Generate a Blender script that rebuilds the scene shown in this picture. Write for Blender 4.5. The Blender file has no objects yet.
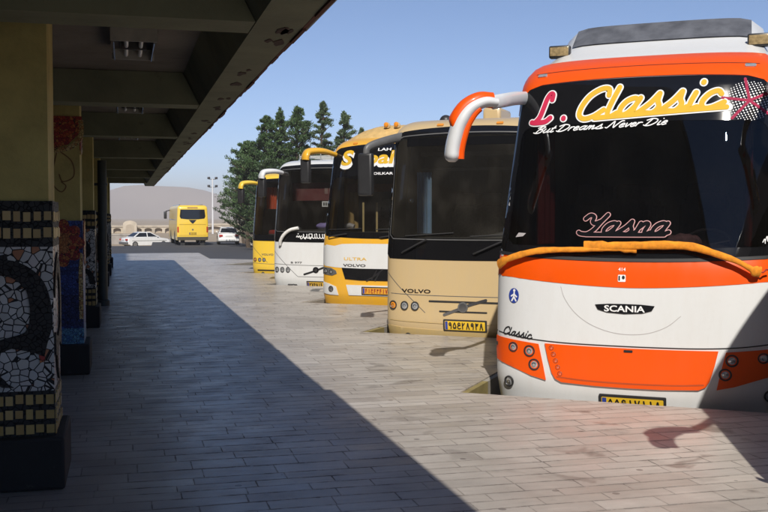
import bpy, bmesh, math, random
from math import sin, cos, pi, radians, sqrt, atan2, hypot, floor
from mathutils import Vector, Matrix
from mathutils.geometry import delaunay_2d_cdt

random.seed(7)
scene = bpy.context.scene
COL = scene.collection

# ------------------------------------------------------------------ camera
cam_d = bpy.data.cameras.new('camera')
cam = bpy.data.objects.new('camera', cam_d); COL.objects.link(cam)
cam.location = (0, 0, 1.7)
cam.rotation_euler = (radians(90 - 2.2334), 0, radians(-14.5636))
cam_d.sensor_width = 36; cam_d.lens = 46.875
cam_d.clip_start = 0.05; cam_d.clip_end = 20000
scene.camera = cam

# ------------------------------------------------------------------ world, sun, exposure
SUN = Vector((-.28, -1.12, 1.0)).normalized()          # towards the sun
elev = math.asin(SUN.z); azim = atan2(SUN.x, SUN.y)
w = bpy.data.worlds.new('World'); scene.world = w; w.use_nodes = True
nt = w.node_tree
sky = nt.nodes.new('ShaderNodeTexSky'); sky.sky_type = 'NISHITA'; sky.sun_disc = False
sky.sun_elevation = elev; sky.sun_rotation = azim % (2 * pi)
sky.altitude = 2400; sky.air_density = .72; sky.dust_density = .1; sky.ozone_density = 3.0
bg = nt.nodes['Background']; bg.inputs['Strength'].default_value = 0.125
nt.links.new(sky.outputs[0], bg.inputs[0])
sl = bpy.data.lights.new('sun', 'SUN'); so = bpy.data.objects.new('sun', sl); COL.objects.link(so)
sl.energy = 4.6; sl.angle = radians(0.55); sl.color = (1.0, .945, .865)
so.rotation_euler = SUN.to_track_quat('Z', 'Y').to_euler(); so.location = (0, 0, 60)
vs = scene.view_settings
vs.view_transform = 'Standard'; vs.look = 'None'; vs.gamma = 1; vs.exposure = 0.15; vs.use_curve_mapping = False
scene.cycles.max_bounces = 8; scene.cycles.transparent_max_bounces = 16

# ------------------------------------------------------------------ materials
def mat(name):
    m = bpy.data.materials.new(name); m.use_nodes = True
    b = m.node_tree.nodes['Principled BSDF']
    return m, m.node_tree, b
def N(nt, t, **kw):
    n = nt.nodes.new('ShaderNode' + t)
    for k, v in kw.items():
        if k in n.inputs: n.inputs[k].default_value = v
        else: setattr(n, k, v)
    return n
def coords(nt, scale=(1, 1, 1), loc=(0, 0, 0)):
    t = nt.nodes.new('ShaderNodeTexCoord'); m = nt.nodes.new('ShaderNodeMapping')
    m.inputs['Scale'].default_value = scale; m.inputs['Location'].default_value = loc
    nt.links.new(t.outputs['Object'], m.inputs[0]); return m.outputs[0]
def ramp(nt, fac, stops, interp='LINEAR'):
    r = nt.nodes.new('ShaderNodeValToRGB'); r.color_ramp.interpolation = interp
    els = r.color_ramp.elements
    while len(els) < len(stops): els.new(.5)
    for e, (p, c) in zip(els, stops):
        e.position = p; e.color = c if len(c) == 4 else (*c, 1)
    nt.links.new(fac, r.inputs[0]); return r.outputs[0]
def mixc(nt, fac, a, b, mode='MIX'):
    m = nt.nodes.new('ShaderNodeMix'); m.data_type = 'RGBA'; m.blend_type = mode
    for s, v in ((0, fac), (6, a), (7, b)):
        if isinstance(v, (int, float)): m.inputs[s].default_value = v
        elif isinstance(v, (tuple, list)): m.inputs[s].default_value = (*v[:3], 1)
        else: nt.links.new(v, m.inputs[s])
    return m.outputs[2]
def mth(nt, op, a, b=None, c=None):
    n = nt.nodes.new('ShaderNodeMath'); n.operation = op
    for i, v in enumerate((a, b, c)):
        if v is None: continue
        if isinstance(v, (int, float)): n.inputs[i].default_value = v
        else: nt.links.new(v, n.inputs[i])
    return n.outputs[0]
def bump(nt, b, h, strength=.3, dist=.02):
    n = nt.nodes.new('ShaderNodeBump'); n.inputs['Strength'].default_value = strength
    n.inputs['Distance'].default_value = dist
    nt.links.new(h, n.inputs['Height']); nt.links.new(n.outputs[0], b.inputs['Normal'])
def dark(c, k): return tuple(x * k for x in c[:3])
_mc = {}
def plain(name, c, rough=.5, metal=0, coat=0, var=.12, scale=9):
    """one base colour with faint wear"""
    if name in _mc: return _mc[name]
    m, nt, b = mat(name)
    n = N(nt, 'TexNoise', Scale=scale, Detail=5.0); nt.links.new(coords(nt), n.inputs['Vector'])
    col = ramp(nt, n.outputs[0], [(.3, dark(c, 1 - var)), (.7, dark(c, 1 + var * .4))])
    nt.links.new(col, b.inputs['Base Color'])
    b.inputs['Roughness'].default_value = rough; b.inputs['Metallic'].default_value = metal
    b.inputs['Coat Weight'].default_value = coat; b.inputs['Coat Roughness'].default_value = .08
    _mc[name] = m; return m
def paint(name, c, rough=.38, dust=.35, coat=.5):
    """bus paint: coat, road dust thickening low down on the body, streaks"""
    if name in _mc: return _mc[name]
    m, nt, b = mat(name)
    v = coords(nt, (3.0, 3.0, .7)); n = N(nt, 'TexNoise', Scale=2.2, Detail=8.0, Roughness=.65); nt.links.new(v, n.inputs['Vector'])
    n2 = N(nt, 'TexNoise', Scale=38.0, Detail=4.0); nt.links.new(coords(nt), n2.inputs['Vector'])
    f = mth(nt, 'MULTIPLY', ramp(nt, n.outputs[0], [(.42, (0, 0, 0)), (.75, (1, 1, 1))]), dust)
    f2 = mth(nt, 'MULTIPLY', ramp(nt, n2.outputs[0], [(.55, (0, 0, 0)), (.8, (1, 1, 1))]), dust * .5)
    col = mixc(nt, f, c, (.42, .36, .28)); col = mixc(nt, f2, col, (.3, .25, .2))
    nt.links.new(col, b.inputs['Base Color'])
    r = mth(nt, 'MULTIPLY_ADD', n.outputs[0], .3, rough - .12); nt.links.new(r, b.inputs['Roughness'])
    b.inputs['Coat Weight'].default_value = coat; b.inputs['Coat Roughness'].default_value = .12
    # slightly wavy panels
    n3 = N(nt, 'TexNoise', Scale=1.6, Detail=1.0); nt.links.new(coords(nt), n3.inputs['Vector']); bump(nt, b, n3.outputs[0], .25, .02)
    _mc[name] = m; return m
def glass_mat(name, tint, veil=.01, film=.035):
    m, nt, b = mat(name); nt.nodes.remove(b)
    out = nt.nodes['Material Output']
    tr = N(nt, 'BsdfTransparent'); tr.inputs[0].default_value = (*tint, 1)
    gl = N(nt, 'BsdfGlossy'); gl.inputs['Roughness'].default_value = 0.0; gl.inputs[0].default_value = (.95, .97, 1, 1)
    df = N(nt, 'BsdfDiffuse'); df.inputs[0].default_value = (.35, .32, .27, 1)
    n = N(nt, 'TexNoise', Scale=3.0, Detail=6.0); nt.links.new(coords(nt, (1, 1, .6)), n.inputs['Vector'])
    d = mth(nt, 'MULTIPLY', ramp(nt, n.outputs[0], [(.45, (0, 0, 0)), (.8, (1, 1, 1))]), film)
    d = mth(nt, 'ADD', d, veil)
    fr = N(nt, 'Fresnel', IOR=1.5)
    m1 = N(nt, 'MixShader'); nt.links.new(fr.outputs[0], m1.inputs[0]); nt.links.new(tr.outputs[0], m1.inputs[1]); nt.links.new(gl.outputs[0], m1.inputs[2])
    m2 = N(nt, 'MixShader'); nt.links.new(d, m2.inputs[0]); nt.links.new(m1.outputs[0], m2.inputs[1]); nt.links.new(df.outputs[0], m2.inputs[2])
    nt.links.new(m2.outputs[0], out.inputs[0]); return m

def paving_mat():
    m, nt, b = mat('stone_paving')
    v = coords(nt); sep = N(nt, 'SeparateXYZ')
    wob = N(nt, 'TexNoise', Scale=1.3, Detail=3.0); nt.links.new(v, wob.inputs['Vector'])
    wb = mth(nt, 'MULTIPLY', mth(nt, 'SUBTRACT', wob.outputs[0], .5), .035)
    nt.links.new(v, sep.inputs[0])
    x, y = sep.outputs[0], mth(nt, 'ADD', sep.outputs[1], wb)
    for fr, am, ph in ((3.1, .055, .0), (7.7, .022, 1.3), (1.3, .07, .6)):
        y = mth(nt, 'ADD', y, mth(nt, 'MULTIPLY', mth(nt, 'SINE', mth(nt, 'MULTIPLY_ADD', sep.outputs[1], fr, ph)), am))
    RH = .175
    rowf = mth(nt, 'DIVIDE', y, RH); row = mth(nt, 'FLOOR', rowf); fy = mth(nt, 'FRACT', rowf)
    w1 = N(nt, 'TexWhiteNoise', noise_dimensions='1D'); nt.links.new(row, w1.inputs['W'])
    w2 = N(nt, 'TexWhiteNoise', noise_dimensions='1D'); nt.links.new(mth(nt, 'ADD', row, 77.3), w2.inputs['W'])
    L = mth(nt, 'MULTIPLY_ADD', w2.outputs['Value'], .26, .36)
    xf = mth(nt, 'DIVIDE', mth(nt, 'ADD', x, mth(nt, 'MULTIPLY', w1.outputs['Value'], 9.0)), L)
    colm = mth(nt, 'FLOOR', xf); fx = mth(nt, 'FRACT', xf)
    cv = N(nt, 'CombineXYZ'); nt.links.new(colm, cv.inputs[0]); nt.links.new(row, cv.inputs[1])
    wn = N(nt, 'TexWhiteNoise', noise_dimensions='2D'); nt.links.new(cv.outputs[0], wn.inputs['Vector'])
    wnc = N(nt, 'SeparateColor'); nt.links.new(wn.outputs['Color'], wnc.inputs[0])
    # distance to the joints in metres
    ex = mth(nt, 'MULTIPLY', mth(nt, 'MINIMUM', fx, mth(nt, 'SUBTRACT', 1.0, fx)), L)
    ey = mth(nt, 'MULTIPLY', mth(nt, 'MINIMUM', fy, mth(nt, 'SUBTRACT', 1.0, fy)), RH)
    nj = N(nt, 'TexNoise', Scale=7.0, Detail=7.0, Roughness=.75); nt.links.new(v, nj.inputs['Vector'])
    jw = mth(nt, 'MULTIPLY_ADD', nj.outputs[0], .036, -.0135)      # ragged joint width
    e = mth(nt, 'MINIMUM', mth(nt, 'MULTIPLY', ex, 1.5), mth(nt, 'MULTIPLY', ey, .8))
    joint = mth(nt, 'LESS_THAN', e, jw)
    soft = nt.nodes.new('ShaderNodeMapRange'); soft.inputs[1].default_value = 0; soft.inputs[2].default_value = .022
    soft.inputs[3].default_value = 1; soft.inputs[4].default_value = 0
    nt.links.new(e, soft.inputs[0])
    base = ramp(nt, wn.outputs['Value'], [(0, (.37, .33, .28)), (.3, (.50, .46, .405)), (.55, (.56, .515, .455)), (.8, (.44, .405, .36)), (1, (.65, .61, .545))])
    base = mixc(nt, mth(nt, 'MULTIPLY', wnc.outputs[1], .16), base, (.54, .43, .37))
    # veins of the stone, running along each slab
    vv = N(nt, 'VectorMath', operation='ADD'); nt.links.new(v, vv.inputs[0])
    sc = N(nt, 'VectorMath', operation='SCALE'); nt.links.new(wn.outputs['Color'], sc.inputs[0]); sc.inputs['Scale'].default_value = 40
    nt.links.new(sc.outputs[0], vv.inputs[1])
    mp = N(nt, 'Mapping'); mp.inputs['Scale'].default_value = (2.0, 13, 1); nt.links.new(vv.outputs[0], mp.inputs[0])
    ve = N(nt, 'TexNoise', Scale=1.5, Detail=8.0, Roughness=.65, Distortion=.6); nt.links.new(mp.outputs[0], ve.inputs['Vector'])
    base = mixc(nt, .42, base, ramp(nt, ve.outputs[0], [(.3, (.36, .33, .29)), (.6, (.52, .48, .425)), (.8, (.66, .62, .56))]))
    # broad dirt and dark stains
    g = N(nt, 'TexNoise', Scale=.55, Detail=9.0, Roughness=.68); nt.links.new(v, g.inputs['Vector'])
    base = mixc(nt, ramp(nt, g.outputs[0], [(.42, (0, 0, 0)), (.72, (.8, .8, .8))]), base, (.27, .235, .20))
    g2 = N(nt, 'TexNoise', Scale=2.7, Detail=6.0, Roughness=.6); nt.links.new(v, g2.inputs['Vector'])
    base = mixc(nt, ramp(nt, g2.outputs[0], [(.58, (0, 0, 0)), (.75, (.45, .45, .45))]), base, (.2, .17, .15))
    ob = nt.nodes.new('ShaderNodeMapRange'); nt.links.new(x, ob.inputs[0])
    ob.inputs[1].default_value = 1.6; ob.inputs[2].default_value = 3.2; ob.inputs[3].default_value = 0; ob.inputs[4].default_value = .75
    oil = N(nt, 'TexNoise', Scale=1.9, Detail=4.0, Roughness=.55, Distortion=.4); nt.links.new(coords(nt, loc=(5.3, 2.1, 0)), oil.inputs['Vector'])
    base = mixc(nt, mth(nt, 'MULTIPLY', ob.outputs[0], ramp(nt, oil.outputs[0], [(.60, (0, 0, 0)), (.67, (1, 1, 1))])), base, (.15, .125, .10))
    spk = N(nt, 'TexVoronoi', Scale=3.1, Randomness=1.0); nt.links.new(v, spk.inputs['Vector'])
    base = mixc(nt, mth(nt, 'MULTIPLY', mth(nt, 'LESS_THAN', spk.outputs['Distance'], .075), .7), base, (.12, .105, .09))
    # paving turns darker and greyer towards the canopy side, patchily
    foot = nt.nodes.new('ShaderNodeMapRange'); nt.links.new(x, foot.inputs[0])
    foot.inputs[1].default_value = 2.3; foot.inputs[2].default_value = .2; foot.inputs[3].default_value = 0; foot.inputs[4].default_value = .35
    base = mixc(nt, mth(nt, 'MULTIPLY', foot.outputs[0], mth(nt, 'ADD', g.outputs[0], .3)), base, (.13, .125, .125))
    col = mixc(nt, mth(nt, 'MULTIPLY', soft.outputs[0], .28), base, (.2, .17, .14))
    jm = ramp(nt, g2.outputs[0], [(.35, (.08, .08, .08)), (.68, (.9, .9, .9))])
    col = mixc(nt, mth(nt, 'MULTIPLY', joint, jm), col, (.085, .07, .06))
    nt.links.new(col, b.inputs['Base Color'])
    r = mth(nt, 'MULTIPLY_ADD', g2.outputs[0], .45, .16); nt.links.new(mth(nt, 'ADD', r, mth(nt, 'MULTIPLY', joint, .3)), b.inputs['Roughness'])
    h = mth(nt, 'SUBTRACT', mth(nt, 'MULTIPLY_ADD', ve.outputs[0], .12, mth(nt, 'MULTIPLY', wnc.outputs[2], .35)), mth(nt, 'MULTIPLY', joint, .9))
    tilt = mth(nt, 'ADD', mth(nt, 'MULTIPLY', mth(nt, 'SUBTRACT', wnc.outputs[0], .5), fx), mth(nt, 'MULTIPLY', mth(nt, 'SUBTRACT', wnc.outputs[1], .5), fy))
    h = mth(nt, 'MULTIPLY_ADD', tilt, 1.1, h)
    bump(nt, b, h, .55, .012)
    return m
def asphalt_mat(name, c=(.055, .055, .06)):
    m, nt, b = mat(name); v = coords(nt)
    n = N(nt, 'TexNoise', Scale=.22, Detail=9.0, Roughness=.7); nt.links.new(v, n.inputs['Vector'])
    n2 = N(nt, 'TexNoise', Scale=70.0, Detail=3.0); nt.links.new(v, n2.inputs['Vector'])
    col = ramp(nt, n.outputs[0], [(.3, dark(c, .75)), (.55, c), (.75, dark(c, 1.5))])
    col = mixc(nt, .3, col, ramp(nt, n2.outputs[0], [(.3, dark(c, .5)), (.7, dark(c, 2))]))
    nt.links.new(col, b.inputs['Base Color']); b.inputs['Roughness'].default_value = .85
    bump(nt, b, n2.outputs[0], .3, .01); return m
def earth_mat(name, a, b_, scale):
    m, nt, b = mat(name); v = coords(nt)
    n = N(nt, 'TexNoise', Scale=scale, Detail=10.0, Roughness=.65); nt.links.new(v, n.inputs['Vector'])
    nt.links.new(ramp(nt, n.outputs[0], [(.3, a), (.7, b_)]), b.inputs['Base Color']); b.inputs['Roughness'].default_value = 1
    b.inputs['Specular IOR Level'].default_value = .1
    return m
def concrete_mat(name, c, spots=(.06, .04, .03), amt=.5, scale=1.0):
    m, nt, b = mat(name); v = coords(nt)
    n = N(nt, 'TexNoise', Scale=1.4 * scale, Detail=9.0, Roughness=.65); nt.links.new(v, n.inputs['Vector'])
    n2 = N(nt, 'TexNoise', Scale=6.5 * scale, Detail=7.0, Roughness=.7); nt.links.new(v, n2.inputs['Vector'])
    col = ramp(nt, n.outputs[0], [(.3, dark(c, .72)), (.5, c), (.72, dark(c, 1.22))])
    col = mixc(nt, mth(nt, 'MULTIPLY', ramp(nt, n2.outputs[0], [(.62, (0, 0, 0)), (.72, (1, 1, 1))]), amt), col, spots)
    nt.links.new(col, b.inputs['Base Color']); b.inputs['Roughness'].default_value = .8
    bump(nt, b, n2.outputs[0], .35, .012); return m
def crackle_mat(name, tiles, grout, scale=11, odd=None, rough=.3):
    """irregular broken-tile mosaic"""
    m, nt, b = mat(name); v = coords(nt)
    vo = N(nt, 'TexVoronoi', feature='DISTANCE_TO_EDGE', Scale=scale); nt.links.new(v, vo.inputs['Vector'])
    vc = N(nt, 'TexVoronoi', feature='F1', Scale=scale); nt.links.new(v, vc.inputs['Vector'])
    sp = N(nt, 'SeparateColor'); nt.links.new(vc.outputs['Color'], sp.inputs[0])
    k = len(tiles)
    col = ramp(nt, sp.outputs[0], [(i / k, t) for i, t in enumerate(tiles)], 'CONSTANT')
    g = mth(nt, 'LESS_THAN', vo.outputs['Distance'], .055)
    col = mixc(nt, g, col, grout)
    nt.links.new(col, b.inputs['Base Color'])
    nt.links.new(mth(nt, 'MULTIPLY_ADD', g, .5, rough), b.inputs['Roughness'])
    bump(nt, b, mth(nt, 'MINIMUM', vo.outputs['Distance'], .1), .6, .02); return m
def leaf_mat(name, a, b_, c_):
    m, nt, b = mat(name)
    g = N(nt, 'NewGeometry')
    n = N(nt, 'TexNoise', Scale=.55, Detail=3.0); nt.links.new(coords(nt), n.inputs['Vector'])
    f = mth(nt, 'ADD', mth(nt, 'MULTIPLY', g.outputs['Random Per Island'], .55), mth(nt, 'MULTIPLY', n.outputs[0], .5))
    nt.links.new(ramp(nt, f, [(.2, a), (.55, b_), (.85, c_)]), b.inputs['Base Color'])
    b.inputs['Roughness'].default_value = .6; b.inputs['Subsurface Weight'].default_value = 0
    b.inputs['Transmission Weight'].default_value = 0
    return m

WHITE = paint('white_paint', (.70, .71, .71), dust=.12)
ORANGE = paint('orange_paint', (.82, .088, .0008), dust=.008, coat=.12); ORANGE.node_tree.nodes['Principled BSDF'].inputs['Specular IOR Level'].default_value = .3
TAN = paint('tan_paint', (.58, .43, .225), dust=.16)
TAN_LOW = paint('tan_bumper_paint', (.55, .40, .17), dust=.3)
YELLOW = paint('amber_yellow_paint', (.80, .42, .03), dust=.12)
LEMON = paint('lemon_yellow_paint', (.84, .56, .05), dust=.12)
BLACKP = plain('black_gloss', (.012, .012, .013), .12, coat=.4)
FRIT = plain('black_glass_border', (.008, .008, .009), .06)
RUBBER = plain('black_rubber', (.02, .02, .021), .65)
DARKPL = plain('dark_plastic', (.028, .028, .03), .42)
GREYPL = plain('grey_plastic', (.12, .12, .12), .45)
TINT = plain('tinted_window', (.015, .017, .02), .06)
CHROME = plain('chrome', (.75, .75, .76), .18, 1, var=.05)
STEEL = plain('painted_steel', (.05, .06, .055), .5)
TYRE = plain('tyre_rubber', (.022, .021, .02), .85)
RIM = plain('wheel_rim', (.42, .42, .42), .4, .8)
LENS = plain('lamp_lens', (.62, .64, .66), .06, .55, var=.3, scale=40)
AMBERL = plain('amber_lens', (.75, .28, .03), .2)
REDL = plain('red_lens', (.45, .02, .015), .2)
PLATE = plain('plate_yellow', (.78, .50, .03), .4)
PLATEW = plain('plate_white', (.75, .75, .72), .4)
INK = plain('black_ink', (.012, .012, .014), .5, var=.02)
BLUE = plain('sticker_blue', (.03, .06, .33), .35)
VWHITE = plain('vinyl_white', (.82, .82, .82), .75, var=.05)
VYEL = plain('vinyl_yellow', (.72, .43, .02), .75, var=.08)
VRED = plain('vinyl_crimson', (.58, .015, .07), .75, var=.08)
VPINK = plain('vinyl_pink', (.55, .28, .28), .5, var=.08)
VGREY = plain('vinyl_grey', (.45, .42, .42), .5)
CLOTH_O = plain('orange_cloth', (.86, .30, .015), .85, var=.3, scale=22)
CLOTH_W = plain('white_cloth', (.75, .74, .71), .85, var=.2, scale=22)
DASH = plain('dashboard_vinyl', (.07, .065, .06), .75)
LINER = plain('cabin_lining', (.20, .18, .16), .9)
SEATM = plain('seat_fabric', (.10, .03, .03), .95, var=.3, scale=25)
SEATG = plain('seat_fabric_grey', (.17, .16, .18), .95, var=.3, scale=25)
CURT_R = plain('red_curtain', (.28, .03, .03), .9)
CURT_B = plain('pale_blue_curtain', (.32, .46, .62), .9)
CURT_T = plain('tan_curtain', (.45, .30, .12), .9)
LILAC = plain('lilac_cloth', (.30, .24, .55), .9)
MAROON = plain('maroon_fabric', (.17, .045, .045), .8)
GLASS = glass_mat('windshield_glass', (.60, .62, .62), .03, .06)
GLASS_D = glass_mat('dark_windshield_glass', (.22, .20, .20), .004, .008)
GLASS_C = glass_mat('clear_windshield_glass', (.62, .63, .62), .015, .05)

# ------------------------------------------------------------------ mesh helpers
class MB:
    """collects shapes for ONE mesh object"""
    def __init__(s): s.v = []; s.f = []
    def add(s, vs, fs):
        o = len(s.v); s.v += [tuple(p) for p in vs]; s.f += [tuple(i + o for i in f) for f in fs]; return s
    def box(s, x0, x1, y0, y1, z0, z1):
        return s.add([(x0, y0, z0), (x1, y0, z0), (x1, y1, z0), (x0, y1, z0), (x0, y0, z1), (x1, y0, z1), (x1, y1, z1), (x0, y1, z1)],
                     [(3, 2, 1, 0), (4, 5, 6, 7), (0, 1, 5, 4), (1, 2, 6, 5), (2, 3, 7, 6), (3, 0, 4, 7)])
    def bbox(s, x0, x1, y0, y1, z0, z1, r=.02):
        """bevelled box"""
        b = bmesh.new(); bmesh.ops.create_cube(b, size=1)
        for v in b.verts: v.co = Vector((x0 + (v.co.x + .5) * (x1 - x0), y0 + (v.co.y + .5) * (y1 - y0), z0 + (v.co.z + .5) * (z1 - z0)))
        bmesh.ops.bevel(b, geom=b.edges[:], offset=r, segments=2, affect='EDGES', profile=.5)
        return s.addbm(b)
    def addbm(s, b):
        b.verts.index_update()
        s.add([v.co[:] for v in b.verts], [[v.index for v in f.verts] for f in b.faces]); b.free(); return s
    def tube(s, pts, r, n=10, caps=True, flat=1.0):
        """r: one radius or a list; flat squashes the section"""
        pts = [Vector(p) for p in pts]; rs = r if isinstance(r, (list, tuple)) else [r] * len(pts)
        vs = []; up = None
        for i, p in enumerate(pts):
            d = (pts[min(i + 1, len(pts) - 1)] - pts[max(i - 1, 0)]).normalized()
            if up is None:
                a = Vector((0, 0, 1)) if abs(d.z) < .9 else Vector((0, 1, 0))
                up = (a - d * a.dot(d)).normalized()
            else: up = (up - d * up.dot(d)).normalized()
            sd = d.cross(up)
            rr = rs[i]
            ra, rb = rr if isinstance(rr, tuple) else (rr, rr * flat)
            for k in range(n):
                t = 2 * pi * k / n; vs.append(p + sd * cos(t) * ra + up * sin(t) * rb)
        fs = []
        for i in range(len(pts) - 1):
            for k in range(n):
                a = i * n + k; b = i * n + (k + 1) % n; fs.append((a, b, b + n, a + n))
        if caps: fs += [tuple(range(n))[::-1], tuple(range((len(pts) - 1) * n, len(pts) * n))]
        return s.add(vs, fs)
    def lathe(s, prof, M=Matrix(), n=24):
        """prof: (radius, height) about local z"""
        vs = []; fs = []
        for r, z in prof:
            for k in range(n):
                t = 2 * pi * k / n; vs.append(M @ Vector((r * cos(t), r * sin(t), z)))
        for i in range(len(prof) - 1):
            for k in range(n):
                a = i * n + k; b = i * n + (k + 1) % n; fs.append((a, b, b + n, a + n))
        fs += [tuple(range(n))[::-1], tuple(range((len(prof) - 1) * n, len(prof) * n))]
        return s.add(vs, fs)
    def prism(s, poly, f, d):
        """poly: 2D points; f maps (u,v,w) to a point; w from 0 to d"""
        n = len(poly)
        vs = [f(u, v, 0) for u, v in poly] + [f(u, v, d) for u, v in poly]
        return s.add(vs, [tuple(range(n))[::-1], tuple(range(n, 2 * n))] + [(i, (i + 1) % n, (i + 1) % n + n, i + n) for i in range(n)])
    def build(s, name, m, parent=None, smooth=35, z=0):
        me = bpy.data.meshes.new(name); me.from_pydata(s.v, [], s.f)
        b = bmesh.new(); b.from_mesh(me); bmesh.ops.recalc_face_normals(b, faces=b.faces[:]); b.to_mesh(me); b.free()
        return link(name, me, m, parent, smooth, z)
def link(name, me, m, parent=None, smooth=35, z=0):
    if m: me.materials.append(m)
    if smooth:
        me.polygons.foreach_set('use_smooth', [True] * len(me.polygons)); me.set_sharp_from_angle(angle=radians(smooth))
    o = bpy.data.objects.new(name, me); COL.objects.link(o)
    if parent: o.parent = parent
    o.location.z = z
    return o
def tag(o, label=None, cat=None, group=None, kind=None):
    if label: o['label'] = label
    if cat: o['category'] = cat
    if group: o['group'] = group
    if kind: o['kind'] = kind
    return o
def thing(name, label, cat, loc=(0, 0, 0), rz=0, group=None):
    o = bpy.data.objects.new(name, None); COL.objects.link(o)
    o.location = loc; o.rotation_euler = (0, 0, rz); o.empty_display_size = .3
    return tag(o, label, cat, group)
def copy_tree(o, parent=None):
    c = o.copy(); COL.objects.link(c)
    if parent: c.parent = parent
    for ch in list(o.children): copy_tree(ch, c)
    return c
def structure(name, mb, m, smooth=0):
    return tag(mb.build(name, m, smooth=smooth), kind='structure')
def smooth_path(pts, step=6):
    """Catmull-Rom through the points"""
    P = [Vector(p) for p in pts]
    if len(P) < 3: return P
    P = [P[0] * 2 - P[1]] + P + [P[-1] * 2 - P[-2]]
    out = []
    for i in range(1, len(P) - 2):
        for k in range(step):
            t = k / step; a, b, c, d = P[i - 1:i + 3]
            out.append(.5 * ((2 * b) + (c - a) * t + (2 * a - 5 * b + 4 * c - d) * t * t + (3 * b - a - 3 * c + d) * t ** 3))
    return out + [P[-2]]
def inside(p, poly):
    x, y = p; c = False; j = len(poly) - 1
    for i in range(len(poly)):
        xi, yi = poly[i]; xj, yj = poly[j]
        if (yi > y) != (yj > y) and x < (xj - xi) * (y - yi) / (yj - yi) + xi: c = not c
        j = i
    return c
def densify(poly, step):
    out = []
    for i, a in enumerate(poly):
        b = poly[(i + 1) % len(poly)]; n = max(1, int(hypot(b[0] - a[0], b[1] - a[1]) / step))
        out += [(a[0] + (b[0] - a[0]) * k / n, a[1] + (b[1] - a[1]) * k / n) for k in range(n)]
    return out
def ellipse(cx, cz, rx, rz=None, n=28):
    rz = rz or rx
    return [(cx + rx * cos(2 * pi * k / n), cz + rz * sin(2 * pi * k / n)) for k in range(n)]
def rrect(x0, x1, z0, z1, r, n=5):
    out = []
    for cx, cz, a in ((x1 - r, z1 - r, 0), (x0 + r, z1 - r, 90), (x0 + r, z0 + r, 180), (x1 - r, z0 + r, 270)):
        for k in range(n + 1):
            t = radians(a + 90 * k / n); out.append((cx + r * cos(t), cz + r * sin(t)))
    return out

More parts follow.
